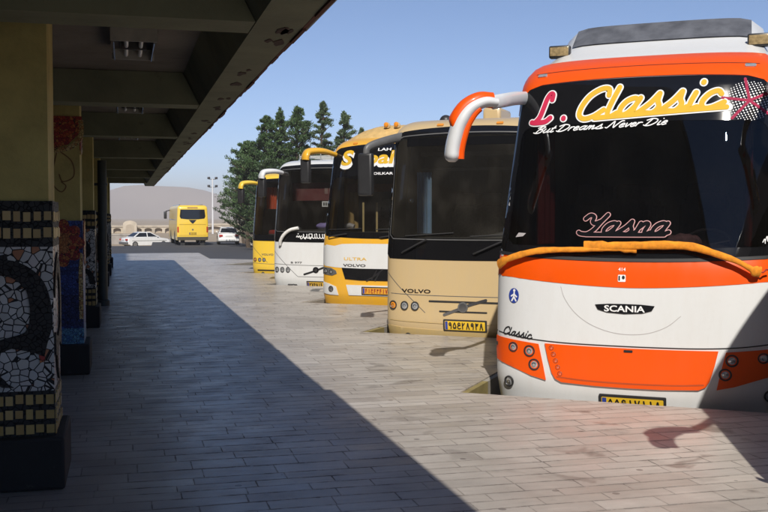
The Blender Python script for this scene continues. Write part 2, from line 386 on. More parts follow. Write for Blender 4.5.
# ------------------------------------------------------------------ bus builder
ROAD = -.5            # the bays lie half a metre below the platform (platform top is z = 0)
class Bus:
    """local axes: x across the front (+x = right in the photo), y backwards, z above the platform"""
    def __init__(s, label, loc, rz, paintm, L=11.8, hw=1.25, zs=3.0, zt=3.38, tumble=.062, d=.42, p=2.7, rake=.19, roofr=.8, roofn=.3, zb=-.26, rake2=0, cat='coach', group='coaches parked nose-in along the platform', name='coach'):
        s.root = thing(name, label, cat, (loc[0], loc[1], ROAD), rz, group)
        s.L, s.hw0, s.zs, s.zt, s.tum, s.d, s.p, s.rk, s.rr, s.rn, s.zb, s.paint = L, hw, zs, zt, tumble, d, p, rake, roofr, roofn, zb, paintm
        s.rk2 = rake2
        s.lift = 0
    def hw(s, z):
        h = s.hw0 - s.tum * max(0, z - 1.1)
        if z > s.zs:
            t = min(1, (z - s.zs) / (s.zt - s.zs)); h -= s.rn * (1 - sqrt(max(0, 1 - t * t)))
        if z < .15: h -= .10 * (.15 - z)
        return h
    def rake(s, z):
        y = s.rk * max(0, z - 1.25) + s.rk2 * max(0, z - 1.9) ** 2 + .5 * s.rk * max(0, min(1.25, z) - .35) ** 2 * .35
        if z > s.zs:
            t = min(1, (z - s.zs) / (s.zt - s.zs)); y += s.rr * (1 - sqrt(max(0, 1 - t * t)))
        if z < .15: y += .25 * (.15 - z)
        return y
    def F(s, x, z):
        xn = min(.9995, abs(x) / s.hw(z))
        return s.rake(z) + s.d * (1 - (1 - xn ** s.p) ** (1 / s.p))
    def P(s, x, z, off=0):
        e = .004
        lim = s.hw(z) * .999; xc = max(-lim + e, min(lim - e, x))
        p = Vector((x, s.F(x, z), z))
        du = Vector((2 * e, s.F(xc + e, z) - s.F(xc - e, z), 0)); dv = Vector((0, s.F(xc, z + e) - s.F(xc, z - e), 2 * e))
        n = du.cross(dv).normalized()
        if n.y > 0: n = -n
        return p + n * off
    def put(s, name, mb, m, parent=None, smooth=35):
        return mb.build(name, m, parent or s.root, smooth, z=(0 if parent else -ROAD))
    # -- body shell with a hole behind the windshield
    def body(s, hole=None, zrows=None):
        zs = [s.zb + (1.2 - s.zb) * k / 16 for k in range(17)] + [1.2 + (s.zs - 1.2) * k / 30 for k in range(1, 31)]
        zs += [s.zs + (s.zt - s.zs) * sin(pi / 2 * k / 12) for k in range(1, 13)]
        nf = 60; ang = [-pi / 2 + pi * k / nf for k in range(nf + 1)]
        m = MB(); rows = []
        for z in zs:
            h = s.hw(z); rk = s.rake(z); row = []
            for a in ang:
                xn = abs(sin(a)) ** (2 / s.p); c = abs(cos(a)) ** (2 / s.p)
                row.append((math.copysign(xn * h, a), rk + s.d * (1 - c), z))
            y0 = rk + s.d
            for k in range(1, 9): row.append((h, y0 + (s.L - .2 - y0) * k / 8, z))
            row += [(h - .06, s.L - .06, z), (h - .2, s.L, z), (-(h - .2), s.L, z), (-(h - .06), s.L - .06, z)]
            for k in range(8, 0, -1): row.append((-h, y0 + (s.L - .2 - y0) * k / 8, z))
            rows.append(row)
        n = len(rows[0]); vs = [p for r in rows for p in r]; fs = []
        for i in range(len(rows) - 1):
            for k in range(n):
                f = (i * n + k, i * n + (k + 1) % n, (i + 1) * n + (k + 1) % n, (i + 1) * n + k)
                if hole and k < nf:
                    cx = sum(vs[q][0] for q in f) / 4; cz = sum(vs[q][2] for q in f) / 4
                    if inside((cx, cz), hole): continue
                fs.append(f)
        fs.append(tuple(range((len(rows) - 1) * n, len(rows) * n))); fs.append(tuple(range(n))[::-1])
        m.add(vs, fs)
        s.bodyo = s.put('body', m, s.paint, smooth=40); return s.bodyo
    # -- a flush panel on the front: polygon (x, z), optional holes
    def panel(s, name, poly, m, off=.004, holes=(), step=.07, parent=None, thick=0):
        loops = [densify(poly, step)] + [densify(h, step) for h in holes]
        pts = []; edges = []
        for lp in loops:
            o = len(pts); pts += lp; edges += [(o + i, o + (i + 1) % len(lp)) for i in range(len(lp))]
        xs = [p[0] for p in poly]; zz = [p[1] for p in poly]
        nx = int((max(xs) - min(xs)) / step); nz = int((max(zz) - min(zz)) / step)
        for i in range(nx + 1):
            for j in range(nz + 1):
                q = (min(xs) + (i + .5 + .01 * (j % 3)) * step, min(zz) + (j + .5) * step)
                if inside(q, poly) and not any(inside(q, h) for h in holes): pts.append(q)
        r = delaunay_2d_cdt([Vector(p) for p in pts], edges, [], 0, 1e-5)
        fs = []
        for f in r[2]:
            c = (sum(r[0][i].x for i in f) / len(f), sum(r[0][i].y for i in f) / len(f))
            if inside(c, poly) and not any(inside(c, h) for h in holes): fs.append(f)
        mb = MB(); mb.add([s.P(v.x, v.y, off) for v in r[0]], fs)
        if thick:      # a rim that joins the panel to the body behind it
            for lp in loops:
                n = len(lp); vs = [s.P(x, z, off) for x, z in lp] + [s.P(x, z, off - thick) for x, z in lp]
                mb.add(vs, [(i, (i + 1) % n, (i + 1) % n + n, i + n) for i in range(n)])
        return s.put(name, mb, m, parent, smooth=50)
    # -- ribbon strokes on the front (lettering, trim, seams)
    def strokes(s, name, lines, wd, m, off=.006, parent=None, closed=False, dz=.00025, raw=False):
        mb = MB()
        for q, ln in enumerate(lines):
            pts = [Vector((p[0], p[1])) for p in ln]
            if not raw: pts = [Vector((v.x, v.y)) for v in smooth_path([(p.x, p.y, 0) for p in pts], 5)]
            dd = [pts[0]]
            for a in pts[1:]:
                n = max(1, int((a - dd[-1]).length / .06)); b = dd[-1].copy()
                dd += [b + (a - b) * k / n for k in range(1, n + 1)]
            pts = dd; o = off + q * dz; vs = []; fs = []
            for i, p in enumerate(pts):
                d = pts[min(i + 1, len(pts) - 1)] - pts[max(i - 1, 0)]
                d = d.normalized() if d.length > 1e-9 else Vector((1, 0)); nn = Vector((-d.y, d.x))
                vs += [s.P(*(p + nn * wd / 2), o), s.P(*(p - nn * wd / 2), o)]
            for i in range(len(pts) - 1): fs.append((2 * i, 2 * i + 1, 2 * i + 3, 2 * i + 2))
            for e, sg in ((0, -1), (len(pts) - 1, 1)):    # round ends
                d = (pts[1] - pts[0]) if e == 0 else (pts[-1] - pts[-2]); d = d.normalized() if d.length > 1e-9 else Vector((1, 0)); nn = Vector((-d.y, d.x))
                b0 = len(vs)
                for k in range(7):
                    t = pi * k / 6; vs.append(s.P(*(pts[e] + nn * cos(t) * wd / 2 + d * sg * sin(t) * wd / 2), o))
                fs.append(tuple(range(b0, b0 + 7)))
            mb.add(vs, fs)
        return s.put(name, mb, m, parent, smooth=60)
    # -- set type on the front
    def text(s, name, txt, x, z, h, m, shear=0, bold=0, off=.006, width=None, parent=None, rot=0, step=.12):
        cu = bpy.data.curves.new('text', 'FONT'); cu.body = txt; cu.size = 1; cu.shear = shear; cu.offset = bold; cu.align_x = 'CENTER'; cu.align_y = 'CENTER'
        cu.resolution_u = 3
        o = bpy.data.objects.new('text', cu); COL.objects.link(o); bpy.context.view_layer.update()
        me = bpy.data.meshes.new_from_object(o.evaluated_get(bpy.context.evaluated_depsgraph_get()))
        bpy.data.objects.remove(o); bpy.data.curves.remove(cu)
        xs = [v.co.x for v in me.vertices]; zz = [v.co.y for v in me.vertices]
        k = h / (max(zz) - min(zz)); kx = (width / (max(xs) - min(xs))) if width else k
        cx = (max(xs) + min(xs)) / 2; cz = (max(zz) + min(zz)) / 2
        b = bmesh.new(); b.from_mesh(me); bpy.data.meshes.remove(me)
        for v in b.verts:
            X, Z = (v.co.x - cx) * kx, (v.co.y - cz) * k
            v.co = Vector((x + X * cos(rot) - Z * sin(rot), z + X * sin(rot) + Z * cos(rot), 0))
        n = int((width or (max(xs) - min(xs)) * k) / step)
        x0 = min((v.co.x for v in b.verts))
        for i in range(1, n + 1):
            bmesh.ops.bisect_plane(b, geom=b.verts[:] + b.edges[:] + b.faces[:], plane_co=(x0 + i * step, 0, 0), plane_no=(1, 0, 0))
        for v in b.verts: v.co = s.P(v.co.x, v.co.y, off)
        mb = MB(); mb.addbm(b)
        return s.put(name, mb, m, parent, smooth=60)
    def wpoly(s, z0, z1, xf=.985, r=.16, arch=.03, sag=.03, rb=.06):
        """windshield outline following the shell"""
        out = []; n = 16
        for k in range(n + 1):                      # bottom, left to right
            t = -1 + 2 * k / n; lim = s.hw(z0) * xf - rb
            out.append((t * lim, z0 + sag * (1 - t * t) * 0 - sag * (1 - t * t)))
        for k in range(0, 13):
            z = z0 + rb + (z1 - r - z0 - rb) * k / 12; out.append((s.hw(z) * xf, z))
        lim = s.hw(z1) * xf
        for k in range(1, 7):
            t = pi / 2 * k / 6; out.append((lim - r + r * cos(t), z1 - r + r * sin(t)))
        for k in range(1, n):
            t = 1 - 2 * k / n; out.append((t * (lim - r), z1 + arch * (1 - t * t)))
        for k in range(6, 0, -1):
            t = pi / 2 * k / 6; out.append((-(lim - r + r * cos(t)), z1 - r + r * sin(t)))
        for k in range(12, -1, -1):
            z = z0 + rb + (z1 - r - z0 - rb) * k / 12; out.append((-s.hw(z) * xf, z))
        return out
    def windshield(s, z0, z1, gz0, gz1, gx=.92, xf=.985, glass=None, r=.16, frit=None, arch=.03, rin=.1, sag=.03):
        outer = s.wpoly(z0, z1, xf, r, arch, sag); inner = s.wpoly(gz0, gz1, gx, rin, arch * .5, sag * .5)
        hole = [(x * 1.035, z + (.035 if z > (gz0 + gz1) / 2 else -.035)) for x, z in inner]
        s.body(hole)
        fr = s.panel('windshield_frame', outer, frit or FRIT, .006, [inner], step=.06)
        gl = s.panel('windshield', inner, glass or GLASS, .003, step=.1)
        return fr, gl, inner
    def cabin(s, seatm, dash_z=1.38, cloth=None):
        """the dark inside: lining, floor, dashboard, wheel, seats"""
        m = MB(); y0 = .5; h = s.hw0 - .09; h2 = s.hw(s.zs) - .06; zt = s.zs + .02; yb = 6.5
        vs = [(-h, y0, .5), (h, y0, .5), (h, yb, .5), (-h, yb, .5), (-h2, y0 + .45, zt), (h2, y0 + .45, zt), (h2, yb, zt), (-h2, yb, zt)]
        m.add(vs, [(0, 1, 2, 3), (4, 5, 6, 7), (0, 4, 7, 3), (1, 5, 6, 2), (2, 3, 7, 6)])
        s.put('cabin_lining', m, LINER, smooth=0)
        m = MB(); n = 12
        prof = [(.16, dash_z - .22), (.17, dash_z - .03), (.3, dash_z), (.75, dash_z - .02), (.86, dash_z - .1), (.9, dash_z - .5), (.8, dash_z - .7)]
        vs = []; fs = []
        for i in range(n + 1):
            x = -1.1 + 2.2 * i / n
            yo = s.F(x * .985, dash_z) - s.rake(dash_z)
            hump = .1 * math.exp(-((x - .62) / .35) ** 2)
            for j, (y, z) in enumerate(prof): vs.append((x, y + yo * (1 if j < 3 else .3) + s.rake(dash_z) - .02, z + (hump if 2 <= j <= 4 else 0)))
        k = len(prof)
        for i in range(n):
            for j in range(k - 1): fs.append((i * k + j, (i + 1) * k + j, (i + 1) * k + j + 1, i * k + j + 1))
        m.add(vs, fs); s.put('dashboard', m, DASH)
        m = MB(); c = Vector((.62, 1.02, dash_z + .06)); A = Vector((1, 0, 0)); Bv = Vector((0, .75, .66))
        m.tube([c + (A * cos(t) + Bv * sin(t)) * .23 for t in [2 * pi * q / 24 for q in range(25)]], .018, 8)
        for t in (.3, 2.84, 4.71): m.tube([c, c + (A * cos(t) + Bv * sin(t)) * .23], .014, 6)
        m.tube([c, c + Vector((0, -.2, -.3))], .03, 8)
        s.put('steering_wheel', m, DARKPL)
        m = MB()
        m.bbox(-.23, .23, 0, .48, 0, .14, .05)
        b = bmesh.new(); bmesh.ops.create_cube(b, size=1); bmesh.ops.bevel(b, geom=b.edges[:], offset=.12, segments=3, affect='EDGES')
        for v in b.verts: v.co = Vector((v.co.x * .46, .5 + v.co.y * .14 + (v.co.z + .5) * .16, .1 + (v.co.z + .5) * .62))
        m.addbm(b); m.bbox(-.16, .16, .6, .7, .7, .9, .04); m.box(-.18, .18, .1, .4, -.45, 0)
        seat = s.put('seat', m, seatm); seat.location = (.62, 1.35, -ROAD + 1.06)
        if seatm is SEATG:
            m = MB(); m.bbox(-.17, .17, .585, .715, .70, .915, .045); s_ = m.build('headrest_cover', plain('headrest_cloth', (.62, .58, .5), .9), seat)
        for y in (2.4, 3.3, 4.2):
            for x in (-.88, -.41, .41, .88):
                o = copy_tree(seat, s.root); o.location = (x, y, -ROAD + 1.2)
    def wheel(s, y, side):
        w0 = s.root
        M0 = Matrix.Translation((side * (s.hw0 - .16), y, 0)) @ Matrix.Rotation(pi / 2 * side, 4, 'Y')
        m = MB(); m.lathe([(.30, -.14), (.44, -.14), (.495, -.09), (.5, 0), (.495, .09), (.44, .14), (.30, .14)], M0, 32)
        wh = s.put('wheel', m, None)
        wh.data.materials.append(TYRE); wh.location.z = .5
        m = MB(); m.lathe([(.31, .05), (.31, .145), (.28, .15), (.25, .07), (.16, .05), (.14, .16), (.05, .17)], M0, 24)
        for k in range(10):
            t = 2 * pi * k / 10
            m.lathe([(.014, .05), (.014, .085), (.006, .09)], M0 @ Matrix.Translation((.2 * cos(t), .2 * sin(t), 0)), 6)
        s.put('rim', m, RIM, wh)
    def running_gear(s):
        for y in (2.75, s.L - 3.0):
            for sd in (-1, 1): s.wheel(y, sd)
        for sd in (-1, 1):
            m = MB()
            ps = []
            x0 = s.hw(1.35); x1 = s.hw(2.75)
            for (y, z) in rrect(1.2, s.L - .5, 1.45, 2.7, .1):
                hh = s.hw(z); ps.append((sd * (hh + .004), y, z))
            m.add(ps, [tuple(range(len(ps)))]); s.put('side_window', m, TINT, smooth=0)
            for y in (2.75, s.L - 3.0):
                m = MB()
                pts = [(sd * (s.hw0 + .003), y + .62 * cos(t), .03 + .58 * sin(t)) for t in [pi * k / 14 for k in range(15)]]
                pts = [(sd * (s.hw0 + .003), y + .62, -.2)] + pts + [(sd * (s.hw0 + .003), y - .62, -.2)]
                m.add(pts, [tuple(range(len(pts)))])
                s.put('wheel_arch', m, RUBBER, smooth=0)
    def lamp(s, x, z, r, rim=CHROME, lens=LENS, rz=None, name='headlamp', bowl=DARKPL):
        rz = rz or r
        m = MB(); n = 28
        for f0, o0, f1, o1 in ((1.0, .004, 1.0, .016), (1.0, .016, .82, .018), (.82, .018, .72, .008)):
            a = [s.P(x + r * f0 * cos(2 * pi * k / n), z + rz * f0 * sin(2 * pi * k / n), o0) for k in range(n)]
            b = [s.P(x + r * f1 * cos(2 * pi * k / n), z + rz * f1 * sin(2 * pi * k / n), o1) for k in range(n)]
            m.add(a + b, [(k, (k + 1) % n, (k + 1) % n + n, k + n) for k in range(n)])
        lo = s.put(name, m, bowl)
        m = MB(); rings = []
        for f, o in ((.76, .008), (.6, .0095), (.4, .0125), (.2, .0155), (.06, .017)):
            rings.append([s.P(x + r * f * cos(2 * pi * k / n), z + rz * f * sin(2 * pi * k / n), o) for k in range(n)])
        vs = [p for q in rings for p in q]
        fs = [(i * n + k, i * n + (k + 1) % n, (i + 1) * n + (k + 1) % n, (i + 1) * n + k) for i in range(len(rings) - 1) for k in range(n)]
        fs.append(tuple(range((len(rings) - 1) * n, len(rings) * n)))
        m.add(vs, fs); s.put('lens', m, lens, lo)
        m = MB(); a = [s.P(x + r * .36 * cos(2 * pi * k / n), z + rz * .36 * sin(2 * pi * k / n), .018) for k in range(n)]
        b = [s.P(x + r * .26 * cos(2 * pi * k / n), z + rz * .26 * sin(2 * pi * k / n), .019) for k in range(n)]
        m.add(a + b, [(k, (k + 1) % n, (k + 1) % n + n, k + n) for k in range(n)])
        s.put('reflector', m, rim, lo)
        return lo
    def plate(s, x, z, w, h, digits, base=PLATE, ink=INK, frame=DARKPL, off=.02):
        fr = s.panel('plate_holder', rrect(x - w / 2 - .025, x + w / 2 + .025, z - h / 2 - .022, z + h / 2 + .022, .012), frame, off - .006, thick=.03)
        pl = s.panel('number_plate', rrect(x - w / 2, x + w / 2, z - h / 2, z + h / 2, .01), base, off)
        s.panel('flag_strip', rrect(x - w / 2 + .006, x - w / 2 + .045, z - h / 2 + .006, z + h / 2 - .006, .004), BLUE, off + .002, parent=pl)
        lines = []; adv = (w - .07) / len(digits); cx = x - w / 2 + .06
        for ch in digits:
            for st in DIG.get(ch, []): lines.append([(cx + px * adv * 1.05, z - h * .32 + pz * h * .64) for px, pz in st])
            cx += adv
        if lines: s.strokes('digits', lines, h * .12, ink, off + .003, parent=pl)
        return pl
    def wiper(s, base, tip, m=DARKPL, off=.05, r=.012, blade=None):
        q = MB(); (x0, z0), (x1, z1) = base, tip; n = 10
        q.tube([s.P(x0 + (x1 - x0) * k / n, z0 + (z1 - z0) * k / n, off * (1 if 0 < k else .4)) for k in range(n + 1)], r, 6)
        o = s.put('wiper', q, m)
        if blade:
            (a0, b0), (a1, b1) = blade; q = MB()
            q.tube([s.P(a0 + (a1 - a0) * k / 8, b0 + (b1 - b0) * k / 8, .02) for k in range(9)], .009, 6); s.put('wiper_blade', q, RUBBER, o)
        return o
    def curtain(s, x0, x1, y0, y1, z0, z1, m, folds=5, amp=.03):
        q = MB(); n = folds * 6; vs = []
        for z in (z0, (z0 + z1) / 2, z1):
            for k in range(n + 1):
                t = k / n; f = amp * sin(t * folds * 2 * pi) * (1.2 if z < z1 else .8)
                dx, dy = x1 - x0, y1 - y0; l = hypot(dx, dy) or 1
                vs.append((x0 + dx * t - dy / l * f, y0 + dy * t + dx / l * f, z))
        q.add(vs, [(r_ * (n + 1) + k, r_ * (n + 1) + k + 1, (r_ + 1) * (n + 1) + k + 1, (r_ + 1) * (n + 1) + k) for r_ in range(2) for k in range(n)])
        return s.put('curtain', q, m, smooth=80)

DIG = {'1': [[(.3, 1), (.36, .6), (.34, 0)]], '5': [[(.35, 1), (.12, .6), (.06, .22), (.22, .05), (.33, .22), (.44, .05), (.62, .22), (.55, .6), (.35, 1)]],
       '7': [[(.05, 1), (.2, .5), (.33, 0), (.46, .5), (.62, 1)]], '8': [[(.05, 0), (.2, .5), (.33, 1), (.46, .5), (.62, 0)]],
       '9': [[(.52, .75), (.35, 1), (.12, .8), (.25, .58), (.52, .68)], [(.52, .85), (.55, .4), (.5, 0)]],
       '2': [[(.15, 0), (.14, .6), (.1, 1)], [(.13, .7), (.3, .68), (.55, .95)]], '4': [[(.2, 0), (.18, .6), (.12, 1)], [(.2, .6), (.5, .55)], [(.2, .75), (.35, .98), (.52, .95)]],
       '3': [[(.2, 0), (.18, .6), (.12, 1)], [(.16, .72), (.27, .66), (.35, .9), (.44, .66), (.58, .95)]],
       'e': [[(.55, .9), (.3, 1), (.12, .8), (.3, .62), (.6, .64)], [(.3, .62), (.08, .4), (.1, .12), (.35, 0), (.65, .08)]], ' ': []}
# bold brush-script strokes, x-height 1
SCRIPT = {
    'C': ([[(1.18, 1.3), (1.05, 1.68), (.7, 1.72), (.32, 1.38), (.16, .8), (.22, .28), (.52, .02), (.92, .12), (1.25, .45)]], 1.3),
    'L': ([[(1.05, 1.35), (1.0, 1.65), (.8, 1.72), (.62, 1.45), (.55, .9), (.45, .35), (.15, .05)], [(-.1, .1), (.15, .05), (.6, .03), (1.05, .06), (1.35, .25)]], 1.45),
    'l': ([[(.2, 1.72), (.16, .8), (.2, .2), (.38, .02), (.62, .2)]], .58),
    'a': ([[(.78, .8), (.55, .98), (.25, .82), (.12, .42), (.25, .08), (.5, .12), (.72, .5)], [(.8, .96), (.72, .4), (.82, .05), (1.1, .2)]], 1.05),
    's': ([[(-.05, .12), (.3, .6), (.52, 1.12)], [(.52, 1.12), (.58, .7), (.74, .35), (.58, .03), (.2, .06)], [(.6, .03), (.85, .05), (1.0, .2)]], .95),
    'i': ([[(.18, .98), (.14, .4), (.22, .05), (.5, .15)], [(.3, 1.52), (.3, 1.56)]], .5),
    'c': ([[(.78, .78), (.58, .98), (.28, .84), (.12, .42), (.28, .06), (.62, .04), (1.05, .3)]], 1.0),
    'n': ([[(.15, .95), (.1, .05)], [(.12, .5), (.4, .95), (.62, .85), (.58, .3), (.7, .03), (.95, .2)]], .92),
    'Y': ([[(-.1, 1.35), (.1, 1.65), (.38, 1.5), (.42, 1.1), (.65, .95), (.95, 1.15)], [(1.15, 1.7), (.95, 1.1), (.75, .4), (.45, .02), (.05, .05), (-.1, .15)]], 1.25),
    'B': ([[(.2, 0), (.35, .9), (.45, 1.6)], [(.05, 1.3), (.4, 1.7), (.95, 1.5), (.7, 1.0), (.35, .9)], [(.4, .9), (.95, .7), (.8, .15), (.4, 0), (-.1, .2)]], 1.15),
    'u': ([[(.1, .95), (.05, .3), (.25, .03), (.55, .3), (.65, .95)], [(.65, .95), (.6, .2), (.75, .03), (.95, .2)]], .9),
    't': ([[(.3, 1.5), (.15, .3), (.3, .02), (.55, .2)], [(0, 1.0), (.5, 1.02)]], .55),
    'D': ([[(.3, 1.6), (.2, .8), (.1, .05)], [(-.25, 1.35), (.3, 1.72), (1.0, 1.4), (1.1, .7), (.7, .1), (.2, 0), (-.15, .2)]], 1.35),
    'r': ([[(.1, .95), (.08, .1)], [(.1, .6), (.3, .95), (.55, .9)]], .6),
    'e': ([[(.1, .5), (.5, .6), (.5, .9), (.25, .95), (.08, .5), (.25, .05), (.65, .2)]], .7),
    'm': ([[(.1, .95), (.05, .05)], [(.08, .5), (.3, .95), (.42, .6), (.38, .05)], [(.4, .5), (.65, .95), (.75, .5), (.75, .05), (.95, .15)]], 1.05),
    'N': ([[(-.2, .2), (.05, .1), (.2, .8), (.35, 1.65), (.6, .8), (.85, .05), (1.0, .8), (1.2, 1.55), (1.5, 1.6)]], 1.4),
    'v': ([[(.05, .95), (.25, .05), (.6, .95)]], .65), ' ': ([], .55),
    '.': ([[(.15, .12), (.15, .16)]], .4)}
def script_lines(txt, x, z, xh, shear=.32, slope=0, sx=1.0):
    out = []; cx = 0
    for ch in txt:
        st, adv = SCRIPT[ch]
        for ln in st: out.append([(x + (cx + px + pz * shear) * xh * sx, z + pz * xh + slope * (cx + px) * xh * sx) for px, pz in ln])
        cx += adv
    return out, cx * xh * sx

def mirror_ear(bus, pts, sec, cap_m, body_m, trim_m, arm, split=.62, sd=1):
    """a rabbit-ear mirror: arm from the roof corner, curved housing, coloured cap over its upper part"""
    m = MB(); pa = smooth_path(arm, 5); m.tube(pa, [(.034, .068)] * len(pa), 16); a = bus.put('mirror_arm', m, body_m)
    path = smooth_path(pts, 6); n = len(path)
    m = MB(); rr = []
    for i in range(n):
        t = i / (n - 1); k = .62 + .38 * min(1, t * 2.2)
        if t > .9: k *= sqrt(max(.12, 1 - ((t - .9) / .1) ** 2 * .8))
        rr.append((sec[0] * k, sec[1] * k))
    m.tube(path, rr, 16); mo = bus.put('mirror', m, body_m, smooth=60)
    k1 = int(n * split); m = MB()
    off = Vector((.035 * sd, -.01, .022)); c = [p + off for p in path[:k1]]
    m.tube(c, [(sec[0] * .8 * (.62 + .38 * min(1, i / (n - 1) * 2.2)), sec[1] * 1.02 * (1 if i < k1 - 3 else (k1 - i) / 3.5)) for i in range(k1)], 16)
    bus.put('mirror_cap', m, cap_m, mo)
    if trim_m:
        m = MB(); m.tube([p + Vector((-sec[0] * .74 * sd, -.01, -.01)) for p in path[int(n * .3):-2]], (.034), 10); bus.put('mirror_trim', m, trim_m, mo)
    m = MB(); g = path[int(n * .45):-2]
    m.tube([p + Vector((0, sec[1] * .75, 0)) for p in g], [(sec[0] * .8, .02)] * len(g), 12); bus.put('mirror_glass', m, CHROME, mo)
    return mo

# ------------------------------------------------------------------ layout of the bays
AL = radians(36)                                            # the coaches stand at 36 degrees to the platform
R2 = Vector((cos(AL), -sin(AL))); B2 = Vector((sin(AL), cos(AL)))
CORN = [Vector((3.42, -1.77)), Vector((3.52, 3.56)), Vector((3.46, 8.91)), Vector((3.70, 14.13)), Vector((3.70, 19.41)), Vector((3.62, 24.86)), Vector((3.70, 30.37)), Vector((3.66, 35.7)), Vector((3.66, 41.0))]
def meet(p, d, q, e):
    den = d.x * e.y - d.y * e.x; t = ((q.x - p.x) * e.y - (q.y - p.y) * e.x) / den; return p + d * t
KC = [p - R2 * .40 for p in CORN]                            # kerb corners: a narrow gap is left beside each coach
edge = [Vector((3.0, -16.0))]
for i, a in enumerate(KC):
    if i: edge.append(meet(a, R2, KC[i - 1], B2))         # inner corner of the sawtooth
    edge.append(a)
last = CORN[-1]
edge += [Vector((3.4, 48.2))]
PLAT = [(-14.0, -45.0), (2.8, -45.0)] + [(p.x, p.y) for p in edge] + [(-14.0, 48.2)]

# ------------------------------------------------------------------ ground, roads, platform
m = MB(); m.add([(-3800, -3800, -1.05), (3800, -3800, -1.05), (3800, 3800, -1.05), (-3800, 3800, -1.05)], [(0, 1, 2, 3)])
structure('ground', m, earth_mat('dusty_ground', (.30, .235, .165), (.40, .33, .245), .02))
m = MB(); m.prism([(-70, -60), (110, -60), (110, 58), (9.6, 58), (9.6, 90), (2.4, 90), (2.0, 78.5), (-70, 78.5)], lambda u, v, w_: (u, v, -.5 - w_), .54)
structure('road', m, asphalt_mat('worn_asphalt'))
m = MB(); fz = lambda u, v, w_: (u, v, w_)
m.prism(PLAT, fz, -.49); m.v = [(x, y, z - .0) for x, y, z in m.v]
platform = structure('platform', m, paving_mat())
# kerb stones: a thin facing along the sawtooth, the flanks painted yellow
KERB = concrete_mat('kerb_concrete', (.36, .33, .28)); KYEL = concrete_mat('worn_yellow_kerb', (.31, .245, .09), (.16, .14, .115), .9, 2.2)
mk = MB(); my = MB()
for i in range(len(edge) - 1):
    a, b = edge[i], edge[i + 1]; d = (b - a).normalized(); nn = Vector((d.y, -d.x))
    flank = d.dot(B2) > .95 and any((a - KC[k]).length < .01 for k in (1, 2, 3))
    if flank:
        c_ = a + d * .8; segs = ((a, c_, my), (c_, b, mk))
    else: segs = ((a, b, mk),)
    for a, b, q in segs:
        a2, b2 = a + nn * .003, b + nn * .003
        e2a, e2b = a + nn * .06, b + nn * .06
        q.add([(a2.x, a2.y, -.48), (b2.x, b2.y, -.48), (e2b.x, e2b.y, -.48), (e2a.x, e2a.y, -.48), (a2.x, a2.y, -.012), (b2.x, b2.y, -.012), (e2b.x, e2b.y, -.012), (e2a.x, e2a.y, -.012)],
              [(0, 1, 2, 3), (4, 5, 6, 7), (0, 1, 5, 4), (1, 2, 6, 5), (2, 3, 7, 6), (3, 0, 4, 7)])
structure('kerb', mk, KERB); structure('painted_kerb', my, KYEL)

# ------------------------------------------------------------------ canopy over the platform
CONC = concrete_mat('canopy_concrete', (.20, .205, .125), (.045, .03, .02), .35)
SLABM = concrete_mat('canopy_soffit', (.26, .22, .175), (.07, .05, .04), .3)
FASC = concrete_mat('red_brown_fascia', (.13, .045, .03), (.05, .03, .025), .7)
LEDGE = concrete_mat('weathered_concrete', (.33, .29, .23), (.12, .09, .07), .6)
Y0, Y1 = -.6, 36.7
cano = thing('station_canopy', 'low dark concrete canopy with ribbed underside over the shaded platform', 'canopy', (1.0, Y0, 0))
def cpart(name, mb, mt): 
    mb.v = [(x - 1.0, y - Y0, z) for x, y, z in mb.v]; return mb.build(name, mt, cano, smooth=30)
m = MB(); m.prism([(-5.2, 3.12), (.6, 3.12), (.80, 3.02), (.94, 3.02), (.94, 3.24), (-5.2, 3.3)], lambda u, v, w_: (u, Y0 + w_, v), Y1 - Y0); cpart('slab', m, SLABM)
m = MB(); m.prism([(.735, 2.80), (1.015, 2.80), (1.015, 3.018), (.81, 3.018), (.583, 3.117)], lambda u, v, w_: (u, Y0 + w_, v), Y1 - Y0 + .003)
# edge beam, chipped along its outer arris
cpart('edge_beam', m, CONC)
rnd = random.Random(3)
m = MB(); y = Y0
while y < Y1:
    l = rnd.uniform(.12, .5); zz = 2.80 - rnd.choice([0, 0, 0, .004, .012]); xo = 1.04 + rnd.choice([0, 0, 0, -.006, .006])
    m.box(1.018, xo, y, min(y + l, Y1 + .006), zz, 3.06); y += l
cpart('fascia', m, FASC)
m = MB(); m.box(1.043, 1.12, Y0 + .02, 6.25, 2.865, 3.0); cpart('gutter_ledge', m, LEDGE)
beams = [-.58, 5.70, 10.05, 14.1, 19.2, 24.0, 28.8, 33.5]
for by in beams:
    m = MB(); m.prism([(-5.15, 2.803), (.73, 2.803), (.57, 3.115), (-5.15, 3.115)], lambda u, v, w_: (u, by + w_, v), .36)
    cpart('cross_beam', m, CONC)
# rust and peeling marks on the edge beam soffit
SPALL = concrete_mat('exposed_rusty_patch', (.06, .03, .02), (.02, .012, .01), .5, 3)
rnd = random.Random(11)
for yy in [5.9, 6.05, 6.35, 7.6, 8.3, 9.4, 10.3, 11.7, 13.4, 14.3, 15.0, 15.3, 17.2, 19.5, 20.4, 23.0, 23.4, 27.6]:
    for q in range(2):
        cx = .97 - rnd.uniform(0, .1); cy = yy + rnd.uniform(-.15, .15); r0 = rnd.uniform(.02, .05)
        pts = [(cx + r0 * rnd.uniform(.4, 1.2) * cos(t), cy + r0 * 2.6 * rnd.uniform(.4, 1.2) * sin(t)) for t in [2 * pi * k / 9 for k in range(9)]]
        m = MB(); m.prism(pts, lambda u, v, w_: (u, v, 2.7965 - .0006 * q + w_), .003); cpart('spalled_patch', m, SPALL)

